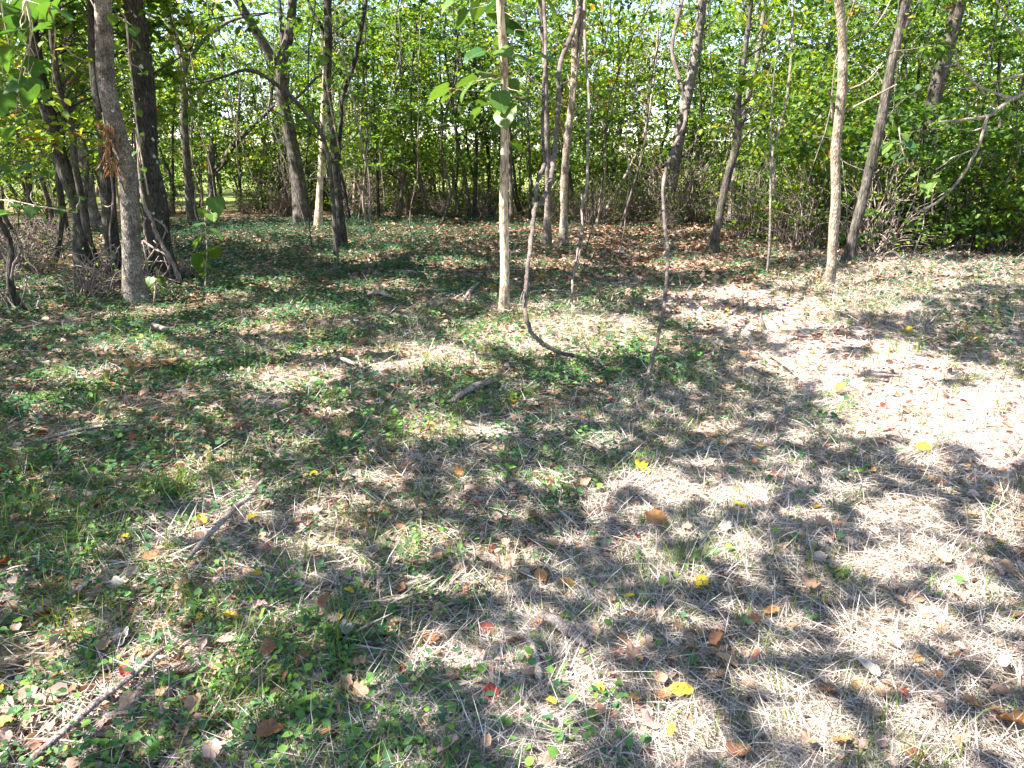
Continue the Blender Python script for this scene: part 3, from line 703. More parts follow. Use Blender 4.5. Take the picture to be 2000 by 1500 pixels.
# ------------------------------------------------------------------ the thicket: saplings and shrubs copied
def make_sapling(seed):
    r_ = R(seed)
    root = thing('sapling', 'thin leafy sapling among many alike in the thicket behind the clearing', 'sapling', (0, 0, 0), 'saplings of the thicket')
    H = r_.uniform(5, 6.5); k = 8
    P = np.column_stack([np.cumsum(r_.randn(k) * .14), np.cumsum(r_.randn(k) * .14), np.linspace(-.1, H, k)]); P[:, :2] -= P[0, :2]
    rad = np.linspace(r_.uniform(.028, .055), .008, k)
    pa = catmull(np.column_stack([P, rad]), 3)
    V, F, F3 = tube_arrays(pa[:, :3], pa[:, 3], 6, .06, seed)
    obj('trunk', mesh_np('trunk', V, [F, F3], M[['bark_grey', 'bark_dark', 'bark_rough', 'bark_grey'][seed % 4]], smooth=True), root)
    nc = 58; lf = [(.07, .13, 22), (.045, .085, 34), (.1, .17, 15), (.06, .12, 26)][seed % 4]; cz = r_.uniform(1.3, H, nc); ang = r_.uniform(0, 6.283, nc); di = r_.uniform(.2, 1.3, nc)
    bx, by = np.interp(cz, P[:, 2], P[:, 0]), np.interp(cz, P[:, 2], P[:, 1])
    cen = np.stack([bx + di * np.cos(ang), by + di * np.sin(ang), cz], -1)
    cl = leaf_cloud(cen, r_.uniform(.15, .5, nc), lf[2], seed, lf[0], lf[1])
    obj('crown', crown_mesh(cl, (0, 0, 0), M['leaf_forest']), root)
    tw = []
    for c_ in cen[::2]:
        z0 = max(.3, c_[2] - r_.uniform(.1, .7)); A = np.array([np.interp(z0, P[:, 2], P[:, 0]), np.interp(z0, P[:, 2], P[:, 1]), z0])
        tw.append(twig_paths(A, c_, .009, seed + len(tw)))
    o = obj('twigs', tubes_mesh('twigs', tw, M['bark_grey'], (0, 0, 0), 4), root); o['kind'] = 'stuff'
    return root

def make_shrub(seed, H=2.0, wid=1.1, n=60, per=26, label='', group='', sm=(.05, .1), stems=16, wood='bark_grey'):
    r_ = R(seed)
    root = thing('shrub', label, 'shrub', (0, 0, 0), group)
    ang = r_.uniform(0, 6.283, n); di = wid * np.sqrt(r_.rand(n)); cz = r_.uniform(.12, 1, n) * H * (1 - .25 * (di / wid) ** 2)
    cen = np.stack([di * np.cos(ang), di * np.sin(ang), cz], -1)
    cl = leaf_cloud(cen, r_.uniform(.15, .35, n), per, seed, *sm)
    k = cl[0][:, 2] > .02
    obj('foliage', crown_mesh(cl, (0, 0, 0), M['leaf_forest'], k), root)
    tw = []
    for c_ in cen[:stems]:
        A = np.array([r_.randn() * .2, r_.randn() * .2, -.05]); B = c_ * [1, 1, 1.1]
        tw.append(twig_paths(A, B, .011, seed + len(tw), .15))
    o = obj('stems', tubes_mesh('stems', tw, M[wood], (0, 0, 0), 4), root); o['kind'] = 'stuff'
    return root

protoS = [make_sapling(200 + i) for i in range(12)]
spots = []
r_ = R(31)
MAIN = [gp(u, v) for u, v in ((1320, 432), (575, 434), (413, 425), (365, 440), (1420, 450), (1101, 478))]
while len(spots) < 165:
    x = r_.uniform(-19, 19); y = r_.uniform(13, 28)
    lim = 17.2 + .6 * math.sin(x * .8) if x < 5 else 14.2 - .08 * (x - 5)
    if x < -6: lim = 14
    if y < lim or abs(x) > .8 * y + 1: continue
    if any((x - a) ** 2 + (y - b) ** 2 < .5 for a, b in spots): continue
    if -.3 < x / y < .26 and r_.rand() < .35: continue
    if any(y < t[1] + .6 and abs(x / y - t[0] / t[1]) < .075 for t in MAIN): continue
    if 0.19 < x / y < .31 and y < 20: continue
    spots.append((x, y))
spots += [(-7.4, 11.6), (-8.6, 12.8), (-8.2, 10.9), (-9.6, 12.4), (-7.9, 13.4)]
spots.sort(key=lambda p: p[1])
for i, (x, y) in enumerate(spots):
    p = protoS[i % 12]
    if i < 12: p.location = (x, y, gz(x, y) if y < 24 else 0); p.rotation_euler = (0, 0, r_.uniform(0, 6.28))
    else: copy_tree(p, (x, y, float(gz(x, y)) if y < 24 else 0), r_.uniform(0, 6.28), r_.uniform(.85, 1.2))

def set_group(protos, pts, smin=.8, smax=1.25, seed=5):
    r_ = R(seed)
    for i, (x, y) in enumerate(pts):
        p = protos[i % len(protos)]; s = r_.uniform(smin, smax)
        if i < len(protos): p.location = (x, y, float(gz(x, y))); p.rotation_euler = (0, 0, r_.uniform(0, 6.28)); p.scale = (s, s, s)
        else: copy_tree(p, (x, y, float(gz(x, y))), r_.uniform(0, 6.28), s)

hedge = [make_shrub(300 + i, 2.3, 1.05, 50, 24, 'dense leafy bush in the dark thicket bordering the dry grass', 'bushes of the thicket edge', (.06, .125), 26) for i in range(4)]
pts = [gp(u, v)[:2] for u, v in ((1690,492),(1760,485),(1830,488),(1900,492),(1970,496),(2040,500),(1560,468),(1620,480),(1480,452),(2110,500))]
pts += [gp(u, v)[:2] for u, v in ((1720,462),(1800,462),(1880,464),(1960,466),(2040,470),(1640,455),(1540,445),(2130,470))]
pts += [gp(u, v)[:2] for u, v in ((1700,440),(1800,440),(1900,442),(2000,445),(2110,445))]
set_group(hedge, pts, .85, 1.3, 8)
low = [make_shrub(320 + i, 1.3, .9, 22 + 5 * i, 22, 'low twiggy bush at the back of the clearing', 'low bushes behind the clearing', (.045, .09), 26) for i in range(4)]
pts = [gp(u, v)[:2] for u, v in ((1130,428),(1200,426),(1260,424),(1330,425),(1400,430),(1450,440),(1060,424),(980,420),(900,418),(820,415),(740,420),(680,416),(520,414),(440,414),(340,418),(300,415),(1160,415),(1290,412),(1380,415),(1020,410),(760,406),(600,408),(480,405),(1120,408),(1200,406),(1270,405),(1340,408),(1420,410),(1480,420),(1540,425),(960,405),(900,405),(840,405),(780,404),(720,405),(660,404),(600,402),(540,402),(1080,400),(1240,398),(1400,400),(1000,398),(60,420),(10,410),(110,408),(-40,430))]
pts = [p for i, p in enumerate(pts) if i % 3 != 1]
set_group(low, pts, .55, 1.7, 9)

brush = [make_shrub(340 + i, 1.8, 1.1, 90, 5, 'brown dead brush of bare twigs at the back of the clearing', 'dead brush behind the clearing', (.04, .08), 90, 'vine_bark') for i in range(3)]
pts = [gp(u, v)[:2] for u, v in ((1120,434),(1180,432),(1230,432),(1280,434),(1340,436),(1380,436),(1430,446),(1080,430),(860,424),(780,420),(730,424),(690,424),(820,420),(940,424),(1160,440),(1300,446),(1460,462),(1540,478),(1590,486),(560,420),(480,418),(330,424),(1700,500),(1240,420),(1350,422),(1150,422))]
set_group(brush, pts, .4, 1.45, 19)

pile = [make_shrub(360 + i, .55, .6, 60, 1, 'heap of dead twigs and vines on the ground beside the trunk cluster', 'heaps of dead twigs by the trunk cluster', (.03, .06), 60, 'vine_bark') for i in range(3)]
pts = [gp(u, v)[:2] for u, v in ((20,520),(70,505),(115,492),(30,475),(80,465),(150,480),(10,560),(330,545),(300,580),(225,570),(140,470),(-20,500),(185,590),(50,540),(95,470),(-5,535))]
set_group(pile, pts, .6, 1.15, 29)
back = [make_shrub(380 + i, 2.5, 1.5, 44, 24, 'loose leafy shrub deep in the wood behind the thin saplings', 'shrubs deep in the wood', (.07, .13), 30) for i in range(3)]
r_ = R(83); set_group(back, [(x + r_.uniform(-.4, .4), r_.uniform(22, 26.5)) for x in np.linspace(-8.5, 15, 22)], .7, 1.25, 31)
far = [copy_tree(protoS[i], (0, 0, 0), 0, 1) for i in range(4)]
for f_ in far:
    f_['label'] = 'pale green tree far behind the thicket'; f_['group'] = 'trees far behind the thicket'; f_.name = 'tree'; f_['category'] = 'tree'
r_ = R(81); xs = np.linspace(-24, 24, 60); pts = [(x + r_.uniform(-.7, .7), r_.uniform(28.5, 37)) for x in xs if not -13.5 < x < -10]
for i, (x, y) in enumerate(pts):
    f_ = far[i % 4] if i < 4 else copy_tree(far[i % 4], (0, 0, 0), 0, 1)
    q = r_.uniform(1.15, 1.6); f_.location = (x, y, 0); f_.rotation_euler = (0, 0, r_.uniform(0, 6.28)); f_.scale = (q * 1.2, q * 1.2, q)

def bushes_far():
    r_ = R(77); n = 720
    x = r_.uniform(-40, 40, n); y = r_.uniform(31, 44, n)
    cen = np.stack([x, y, r_.uniform(.2, 1, n) * (2.6 + 1.2 * np.sin(x * .7) * np.sin(x * .23 + 1))], -1)
    cl = leaf_cloud(cen, r_.uniform(.5, 1.2, n), 55, 78, .13, .28)
    P, az, el, ro, L, W, t = cl
    k = P[:, 2] > 0
    stuff('far_bushes', leaves_mesh('far_bushes', P[k], az[k], el[k], ro[k], L[k], W[k], np.clip(t[k] * 1.3 - .05, 0, .95), M['leaf_forest'], LEAF4))
bushes_far()

# ------------------------------------------------------------------ unseen trees added around the camera, crown gaps shaped to let sun patches through
def canopy():
    unseen_trees = [((-8.5, 2.5), 'tree'), ((-7, -2), 'tree'), ((-3.2, -3.6), 'tree'), ((2.2, -4.2), 'tree'), ((-11, 7.5), 'tree'), ((7.6, 5.2), 'tree')]
    labels = ['broad leafy tree beside the clearing, its boughs reaching over the straw', 'leafy tree on the sunny side of the clearing, near the broad one', 'tall leafy tree shading the near grass and clover',
              'leafy tree standing on the near side of the dry straw', 'leafy tree beyond the trunk cluster and its twig heaps', 'tree beside the dry grass carrying a long bare branch']
    n = 120000
    d = 20 * np.sqrt(rng.rand(n)); a = np.radians(rng.uniform(-50, 50, n))
    G = np.stack([d * np.sin(a), d * np.cos(a) - .3], -1)
    h = rng.uniform(4.0, 6.8, n) + np.clip(d - 9, 0, 20) * .17
    P = np.stack([G[:, 0] + SUN_XY[0] * h * COT, G[:, 1] + SUN_XY[1] * h * COT, h], -1)
    s = rng.uniform(.085, .15, n)
    az, el, ro, t = rng.uniform(0, 6.283, n), rng.uniform(-.6, .3, n), rng.uniform(-.5, .5, n), np.clip(rng.beta(2, 2.5, n), 0, 1)
    ax, sd, nn = frames(az, el, ro)
    lit = np.zeros(n, bool)
    for f, g in ((.05, 0), (.5, 0), (.98, 0), (.45, .32), (.45, -.32)):
        lit |= lit_at(shade_hit(P + ax * (s * f)[:, None] + sd * (s * g)[:, None]))
    k = ~in_view(P, 160, 160) & (~lit | (rng.rand(n) < .008))
    u, v, _ = proj(np.column_stack([G, np.zeros(n)]))
    k &= (d < 14.5) | (rng.rand(n) < .2)
    P, s, az, el, ro, t = [q[k] for q in (P, s, az, el, ro, t)]; n = len(P)
    others = [q for q in TREES_ALL]
    own = [np.array(q[0]) for q in unseen_trees] + [q[2][-1][:2] for q in others]
    D = np.stack([np.hypot(P[:, 0] - o[0], P[:, 1] - o[1]) for o in own], 1); who = D.argmin(1)
    for i, (root, base, Pp, _) in enumerate(others):
        m = who == i + len(unseen_trees)
        if m.sum() < 20: continue
        obj('crown', leaves_mesh('crown', P[m] - base, az[m], el[m], ro[m], s[m], s[m] * .85, t[m], M['leaf_canopy'], LEAF6), root)  # extra leaves added to this tree for the shade they cast
    for i, ((x, y), nm) in enumerate(unseen_trees):
        base = np.array([x, y, gz(x, y)]); r_ = R(500 + i)
        root = thing(nm, labels[i], 'tree', base)
        K = 8; Q = np.column_stack([x + np.cumsum(r_.randn(K) * .1), y + np.cumsum(r_.randn(K) * .1), np.linspace(-.2, 7, K)])
        pa = catmull(np.column_stack([Q, np.linspace(.16, .05, K)]), 4)
        V, F, F3 = tube_arrays(pa[:, :3] - base, pa[:, 3], 12, .06, i)
        obj('trunk', mesh_np('trunk', V, [F, F3], M['bark_grey'], smooth=True), root)
        m = who == i
        if m.sum() == 0: continue
        me = leaves_mesh('crown', P[m] - base, az[m], el[m], ro[m], s[m], s[m] * .85, t[m], M['leaf_canopy'], LEAF6)
        obj('crown', me, root)
        sel = np.where(m)[0]
        for q in range(8):
            B = P[sel[r_.randint(len(sel))]]
            if drop_lit(B[None], 0)[0] == False: continue
            A = np.array([np.interp(3.6, Q[:, 2], Q[:, 0]), np.interp(3.6, Q[:, 2], Q[:, 1]), r_.uniform(3.4, 5)])
            if in_view(np.array([(A + B) / 2, A * .25 + B * .75]), 100, 100).any(): continue
            p_, rr = twig_paths(A, B, .045, 700 + q + 10 * i, .05)
            V, F, F3 = tube_arrays(p_ - base, rr, 7, .05, q)
            obj('limb', mesh_np('limb', V, [F, F3], M['bark_grey'], smooth=True), root)
        TREES['canopy%d' % i] = (root, base, Q, None)
canopy()

# ------------------------------------------------------------------ large leaves: heart shaped, folded, hung by a stalk
def big_leaf_mesh(name, seed, lobed=False, m=None):
    r_ = R(seed)
    half = [(.0, -.02), (.16, -.1), (.34, -.05), (.47, .14), (.48, .36), (.38, .6), (.22, .8), (0, 1.0)] if not lobed else \
           [(.0, 0), (.2, -.1), (.46, .0), (.56, .22), (.4, .34), (.5, .58), (.3, .6), (0, 1.0)]
    half = np.array(half); n = len(half)
    droop = r_.uniform(.1, .35); fold = r_.uniform(.1, .3)
    mid = np.stack([np.zeros(n), np.linspace(0, 1, n)], -1)
    V = []; F = []
    for s in (1, -1):
        o = len(V)
        for i in range(n):
            for f in (0, .5, 1):
                x = half[i, 0] * f; y = mid[i, 1] * (1 - f) + half[i, 1] * f
                z = fold * x - droop * y * y + .03 * math.sin(9 * y + 3 * f + seed) * f - .12 * x * x
                V.append((s * x, y, z))
        for i in range(n - 1):
            for j in (0, 1):
                a = o + i * 3 + j; q = [a, a + 1, a + 4, a + 3]
                F.append(q if s > 0 else q[::-1])
    me = mesh_np(name, np.array(V), [np.array(F)], m or M['leaf_big'], np.full(len(F), r_.rand()), smooth=True)
    return me
BIG = [big_leaf_mesh('leaf', 40 + i) for i in range(5)]
GRAPE = [big_leaf_mesh('leaf', 50 + i, True, M['leaf_vine']) for i in range(4)]

def hang_leaf(parent, base, p, size, ang, seed, lib, tilt=None, twigs=None, attach=None):
    r_ = R(seed)
    o = obj('leaf', lib[r_.randint(len(lib))], parent)
    el = r_.uniform(-1.0, .0) if tilt is None else tilt
    a, s, n = frames(np.array([ang]), np.array([el]), np.array([r_.uniform(-.5, .5)]))
    from mathutils import Matrix
    m = Matrix(((s[0][0], a[0][0], n[0][0]), (s[0][1], a[0][1], n[0][1]), (s[0][2], a[0][2], n[0][2])))
    o.rotation_euler = m.to_euler()
    c = p - a[0] * size * .5
    o.location = c - base; o.scale = (size, size, size)
    if twigs is not None and attach is not None:
        twigs.append(twig_paths(attach, c, .006, seed, .02))

# the sapling in the clearing
root, base, P, rad = TREES['tree'][0], None, None, None
root = ctr; base = np.array(ctr.location); Yc = base[1]
LV = [(1000-152,170/3,1.0),]
leafpx = [(945,52,30),(972,80,34),(986,98,30),(1032,119,38),(948,143,32),(923,108,30),(909,161,30),(850,181,40),(905,178,34),(958,168,34),(979,200,40),(986,228,38),(1017,21,34),(1005,60,36),(1040,42,42),(1082,18,40),(923,224,32),
          (1022,182,20),(1000,170,26),(1070,115,36),(1010,287,24),(930,25,34),(880,5,36),(960,30,26),(1025,245,26),(972,250,24),(900,38,30),(962,8,34),(990,30,26),(1052,70,26),(870,190,26),(940,90,26),(1000,240,22),(940,200,24)]
tw = []
for i, (u, v, w) in enumerate(leafpx):
    r_ = R(900 + i)
    p = at(u, v, Yc + r_.uniform(-.35, .3)); zc = p[2] + r_.uniform(-.05, .2)
    tp = at(985, 250, Yc)
    A = np.array([at(981, max(0, v - 10), Yc)[0], Yc, max(1.9, zc)])
    hang_leaf(root, base, p, w * r_.uniform(.9, 1.35) / FPX * Yc, math.atan2(p[1] - Yc, p[0] - A[0]) + r_.uniform(-.7, .7), 930 + i, BIG, None, tw, A)
o = obj('twigs', tubes_mesh('twigs', tw, M['bark_tan'], base, 5), root); o['kind'] = 'stuff'
r_ = R(41)
cen = np.stack([base[0] + r_.randn(26) * .8, Yc + r_.randn(26) * .8, r_.uniform(3.4, 5.8, 26)], -1)
cl = leaf_cloud(cen, np.full(26, .4), 22, 43, .12, .2)
obj('crown', crown_mesh(cl, base, M['leaf_canopy'], drop_lit(cl[0]) & ~in_view(cl[0], 0, -20)), root)

# ------------------------------------------------------------------ vines, stalks and dead branches
def px_path(pts):
    """(u, v, Y) points"""
    out = []
    for u, v, Y in pts:
        if v > 330: Y = min(Y, gp(u, v)[1] - .03)
        out.append(at(u, v, Y))
    return np.array(out)

def vine(name, label, cat, strands, m='vine_bark', group=None, sides=7, rough=.12, origin=None):
    """strands: list of (points (u, v, Y), width px at start, at end)"""
    lst = []
    for pts, w0, w1 in strands:
        p = px_path(pts); d = (p - CAMP) @ FWD
        q = catmull(np.column_stack([p, .5 * np.linspace(w0, w1, len(pts)) / FPX * d * (.85 if cat == 'branch' else 1.15)]), 6)
        r_ = R(len(pts) + int(w0 * 10)); jit = np.cumsum(r_.randn(len(q), 3), 0); jit -= np.linspace(0, 1, len(q))[:, None] * jit[-1]; q[:, :3] += (jit * .16 + r_.randn(len(q), 3) * .16) * q[:, 3:4] * .8; q[:, 3] *= 1 + .1 * r_.randn(len(q))
        lst.append((q[:, :3], np.abs(q[:, 3])))
    base = lst[0][0][0] if origin is None else origin
    root = thing(name, label, cat, base, group)
    for i, t in enumerate(lst):
        nm = ('stem' if cat == 'vine' else 'main_branch') if i == 0 else ('strand' if cat == 'vine' else 'side_branch')
        obj(nm, tubes_mesh(nm, [t], M[m], base, sides, rough, i), root)
    return root, base

Yg = gp(1130, 697)[1]
vine('vine', 'thick looping woody vine drooping to the ground beside the slim tan sapling', 'vine', [
    ([(1156,706,Yg-.05),(1130,696,Yg-.12),(1098,688,Yg-.2),(1065,674,Yg-.2),(1041,655,Yg-.15),(1028,630,Yg-.05),(1023,590,Yg+.12),(1027,545,Yg+.25),(1034,490,Yg+.5),(1040,440,Yg+.9),(1045,400,Yg+1.3),(1060,388,Yg+1.5),(1074,355,Yg+1.9),(1083,300,Yg+3),(1091,210,Yg+3.6),(1094,122,Yg+4.2),(1115,70,Yg+4.6),(1130,20,Yg+5),(1138,-30,Yg+5.3)], 7, 8),
    ([(1046,405,Yg+1.3),(1049,355,Yg+1.8),(1066,318,Yg+3),(1060,265,Yg+3.4),(1063,180,Yg+4),(1066,90,Yg+4.6),(1060,-30,Yg+5.2)], 7, 6),
    ([(1026,560,Yg+.2),(1022,590,Yg+.08),(1026,625,Yg+.02)], 2, 3)], 'vine_dark')
Yg = gp(1259, 766)[1]
vine('vine', 'long woody vine hanging straight to the grass in front of the leaning pale tree', 'vine', [
    ([(1257,770,Yg),(1262,745,Yg+.1),(1270,712,Yg+.25),(1281,668,Yg+.45),(1296,600,Yg+.8),(1302,525,Yg+1.2),(1303,490,Yg+1.3),(1298,437,Yg+1.6),(1294,350,Yg+2.2),(1314,292,Yg+2.6),(1340,225,Yg+3.2),(1326,155,Yg+3.8),(1312,90,Yg+4.3),(1332,0,Yg+5),(1338,-40,Yg+5.2)], 5, 7)], 'vine_dark')
Yg = gp(1119, 619)[1]
vine('vine', 'thin pale twin vine hanging just above the sunny patch', 'vine', [
    ([(1119,620,Yg),(1118,596,Yg+.1),(1118,555,Yg+.2),(1120,540,Yg+.3),(1136,470,Yg+.7),(1137,400,Yg+1.2),(1146,360,Yg+1.5),(1147,300,Yg+1.9),(1150,200,Yg+2.6),(1143,100,Yg+3.2),(1140,-30,Yg+4)], 3, 5),
    ([(1119,545,Yg+.3),(1126,500,Yg+.5),(1136,440,Yg+.9),(1136,380,Yg+1.3)], 3, 3),
    ([(1118,570,Yg+.15),(1112,590,Yg+.05),(1101,605,Yg-.05)], 3, 2), ([(1136,462,Yg+.7),(1128,455,Yg+.7),(1110,456,Yg+.6)], 2, 1.5)])
Yt = TREES and gp(1101, 478)[1]
vine('vine', 'bundle of peeling pale vines clinging to the shaggy grey trunk', 'vine', [
    ([(1105,475,Yt-.15),(1104,350,Yt-.2),(1112,250,Yt-.2),(1120,160,Yt-.2),(1134,80,Yt-.2),(1140,-20,Yt-.2)], 4, 6), ([(1112,300,Yt-.25),(1122,180,Yt-.3),(1130,100,Yt-.25),(1138,0,Yt-.2)], 3, 4), ([(1146,100,Yt-.2),(1142,60,Yt-.2),(1140,-20,Yt-.2)], 3, 4)])
Yr = gp(1503, 520)[1]
vine('vine', 'thin brown vine hanging with a hooked tip near the thin white stem', 'vine', [
    ([(1534,396,Yr),(1520,388,Yr),(1513,372,Yr),(1509,330,Yr+.2),(1508,300,Yr+.3),(1524,245,Yr+.6),(1540,170,Yr+1),(1546,80,Yr+1.5),(1548,-30,Yr+2)], 4, 4)])
# tangle at the foot of the cluster
Yc1 = gp(330, 560)[1] - .25
vine('vine', 'tangle of dead grey vines at the foot of the lichen spotted trunk', 'vine', [
    ([(352,548,Yc1-.2),(336,512,Yc1-.2),(318,480,Yc1-.15),(303,455,Yc1-.1),(295,430,Yc1),(280,400,Yc1),(272,340,Yc1+.1),(266,250,Yc1+.15)], 7, 5),
    ([(296,500,Yc1),(288,470,Yc1),(282,440,Yc1),(285,425,Yc1)], 4, 3), ([(280,470,Yc1),(300,485,Yc1-.1),(325,500,Yc1-.2),(330,525,Yc1-.2),(310,545,Yc1-.25),(296,580,Yc1-.3)], 4, 3),
    ([(283,515,Yc1-.1),(300,490,Yc1-.1),(316,468,Yc1-.1),(326,445,Yc1)], 3, 2), ([(288,585,Yc1-.4),(289,565,Yc1-.35),(280,548,Yc1-.3)], 5, 4), ([(300,425,Yc1),(320,440,Yc1),(328,455,Yc1)], 3, 2),
    ([(282,512,Yc1),(310,510,Yc1),(330,512,Yc1-.1)], 3, 2), ([(290,540,Yc1-.1),(284,500,Yc1-.1),(278,470,Yc1)], 3, 2), ([(310,500,Yc1-.05),(297,520,Yc1-.05),(290,535,Yc1-.1)], 2, 2), ([(300,470,Yc1),(316,490,Yc1-.1),(340,560,Yc1-.25)], 2, 2)])
Yc2 = gp(240, 560)[1] - .2
vine('vine', 'thin pale vines trailing down between the dark straight trunk and the pale one', 'vine', [
    ([(220,575,Yc2),(219,520,Yc2),(216,460,Yc2+.1),(219,420,Yc2+.1),(222,385,Yc2+.1),(216,330,Yc2+.15),(205,220,Yc2+.2)], 3, 3), ([(245,558,Yc2-.1),(228,550,Yc2-.1),(214,540,Yc2),(205,522,Yc2)], 4, 3),
    ([(222,510,Yc2),(228,490,Yc2),(236,478,Yc2)], 2, 2), ([(200,400,Yc2+.1),(212,404,Yc2),(222,398,Yc2)], 2, 2), ([(243,552,Yc2-.1),(225,545,Yc2-.1),(190,550,Yc2)], 2.5, 2)])
# stump sapling at the edge with vines
Yl = gp(45, 612)[1]
tree('sapling', 'small dark bowed sapling draped with pale dead vines, outside the trunk cluster', [(45,614,16),(34,580,15),(24,545,14),(18,500,13),(8,460,12),(-15,400,10),(-30,330,8)], 'bark_dark', top=3.2, crown=(16,26,1.7,3.2,.8), seed=45, sides=10)
vine('vine', 'pale dead vines draped over the small bowed sapling', 'vine', [
    ([(58,620,Yl-.1),(30,600,Yl-.15),(12,575,Yl-.1),(4,560,Yl-.1)], 4, 3), ([(52,480,Yl),(50,505,Yl),(70,525,Yl),(78,545,Yl)], 3, 2), ([(30,575,Yl-.1),(22,550,Yl-.1),(26,520,Yl-.1),(34,490,Yl),(-10,440,Yl)], 4, 3),
    ([(64,575,Yl),(50,555,Yl),(45,548,Yl)], 3, 2), ([(40,600,Yl-.1),(50,560,Yl-.1),(46,530,Yl),(20,480,Yl),(-10,460,Yl)], 3, 3), ([(90,545,Yl),(72,600,Yl),(76,620,Yl)], 2, 2), ([(20,615,Yl-.2),(12,590,Yl-.2),(-10,560,Yl-.2)], 3, 3), ([(-10,470,Yl),(10,500,Yl),(24,540,Yl),(25,590,Yl)], 4, 3)])

# dead branch
Yd = 6.4
droot, dbase = vine('dead_branch', 'bare pale forked dead branch reaching in over the dry grass before the thicket', 'branch', [
    ([(2000,182,Yd),(1965,200,Yd),(1930,227,Yd),(1880,236,Yd),(1832,238,Yd)], 10, 4),
    ([(1930,227,Yd),(1922,255,Yd),(1912,285,Yd),(1895,320,Yd),(1875,352,Yd),(1845,385,Yd),(1815,405,Yd),(1795,413,Yd),(1784,403,Yd)], 7, 5),
    ([(2000,182,Yd),(1980,190,Yd),(1950,183,Yd+.1),(1910,165,Yd+.1),(1888,143,Yd+.1),(1870,125,Yd+.1),(1867,95,Yd+.1)], 7, 3), ([(1870,125,Yd+.1),(1855,128,Yd+.1),(1845,130,Yd+.1)], 4, 2),
    ([(1905,290,Yd),(1880,300,Yd-.05),(1860,308,Yd-.1),(1845,320,Yd-.1),(1828,331,Yd-.1)], 4, 2), ([(1912,165,Yd+.1),(1900,171,Yd+.1),(1872,173,Yd+.1)], 3, 2), ([(1912,168,Yd+.1),(1925,185,Yd),(1943,208,Yd)], 3, 2.5),
    ([(2010,142,Yd+.2),(1970,152,Yd+.2),(1935,162,Yd+.2)], 6, 3), ([(1930,228,Yd),(1924,245,Yd),(1900,255,Yd),(1876,252,Yd)], 4, 2), ([(1925,240,Yd),(1927,258,Yd),(1918,270,Yd)], 3, 2), ([(2005,80,Yd+.3),(1972,35,Yd+.3),(1945,0,Yd+.3),(1930,-20,Yd+.3)], 5, 4),
    ([(1948,162,Yd+.1),(1949,175,Yd+.1),(1951,183,Yd+.1)], 2, 2), ([(1875,235,Yd),(1840,250,Yd),(1820,252,Yd)], 3, 1.5)], 'dead_wood', rough=.08)
Tq = TREES['canopy5'][2]
A = np.array([np.interp(2.6, Tq[:, 2], Tq[:, 0]), np.interp(2.6, Tq[:, 2], Tq[:, 1]), 2.6])
for e, w in ((at(2000, 182, Yd), .024), (at(2010, 142, Yd + .2), .015), (at(2005, 80, Yd + .3), .012)):
    p_, r2 = twig_paths(A, e, w * 1.4, 3, .04); r2 = np.linspace(w * 1.4, w, len(p_))
    obj('side_branch', tubes_mesh('side_branch', [(p_, r2)], M['dead_wood'], dbase, 7, .08, 2), droot)

def hanging_vines():
    r_ = R(91); n = 0
    while n < 34:
        u = r_.uniform(20, 1990); Y = r_.uniform(11.5, 17.5)
        x = (u - 1000) / FPX * Y; k = 9; z1 = r_.uniform(4.5, 6); z0 = r_.choice([0, 0, .5, 1.2])
        if abs(u - 986) < 40: continue
        lean = r_.randn() * .5
        p = np.column_stack([x + np.cumsum(r_.randn(k) * .09) + np.linspace(0, lean, k), Y + np.cumsum(r_.randn(k) * .06), np.linspace(z0, z1, k)])
        p[0, 2] = z0 if z0 else gz(p[0, 0], p[0, 1]) - .03
        q = catmull(p, 4); q += r_.randn(*q.shape) * .008
        rad = np.full(len(q), r_.uniform(.006, .014))
        o = obj('hanging_vine', tubes_mesh('hanging_vine', [(q, rad)], M[['vine_bark', 'bark_grey', 'bark_dark'][n % 3]], p[0], 5, .1, n), None, p[0])
        tag(o, 'thin bare vine hanging among the trees of the thicket', 'vine', 'thin bare vines of the thicket'); n += 1
hanging_vines()

# fallen logs and branches
def log(name, label, pts, m='rotten_wood', group=None, sides=9, rough=.1, cat='log', lift=.4):
    """pts (u, v, width) on the ground"""
    p = []; 
    for u, v, w in pts:
        g = gp(u, v); r = (.64 if cat == 'stick' else .5) * w / FPX * ((g - CAMP) @ FWD); g[2] = gz(g[0], g[1]) + r * lift * 2 + (.035 if cat == 'stick' else 0); p.append((*g, r))
    q = catmull(np.array(p), 5); base = q[0, :3].copy()
    V, F, F3 = tube_arrays(q[:, :3] - base, np.abs(q[:, 3]), sides, rough, len(label), .8)
    o = obj(name, mesh_np(name, V, [F, F3], M[m], smooth=True), None, base)
    return tag(o, label, cat, group)
def raised(name, label, pts, m, cat='branch', group=None):
    p = px_path([(u, v, Y) for u, v, Y, w in pts]); d = (p - CAMP) @ FWD
    q = catmull(np.column_stack([p, [.5 * t[3] / FPX * dd for t, dd in zip(pts, d)]]), 6); base = q[0, :3].copy()
    V, F, F3 = tube_arrays(q[:, :3] - base, np.abs(q[:, 3]), 8, .08, len(label))
    return tag(obj(name, mesh_np(name, V, [F, F3], M[m], smooth=True), None, base), label, cat, group)
log('fallen_log', 'dark rotten log lying behind the trunk cluster', [(-20,463,18),(20,452,16),(60,441,15),(85,436,12),(112,433,8)])
log('fallen_log', 'low broken log half buried below the dark rotten log', [(-10,478,18),(30,468,15),(70,468,12)])
log('fallen_log', 'short brown log between the swollen crooked trunk and the straight one', [(168,436,12),(190,432,12),(212,428,10)])
Y1 = gp(716, 428)[1]
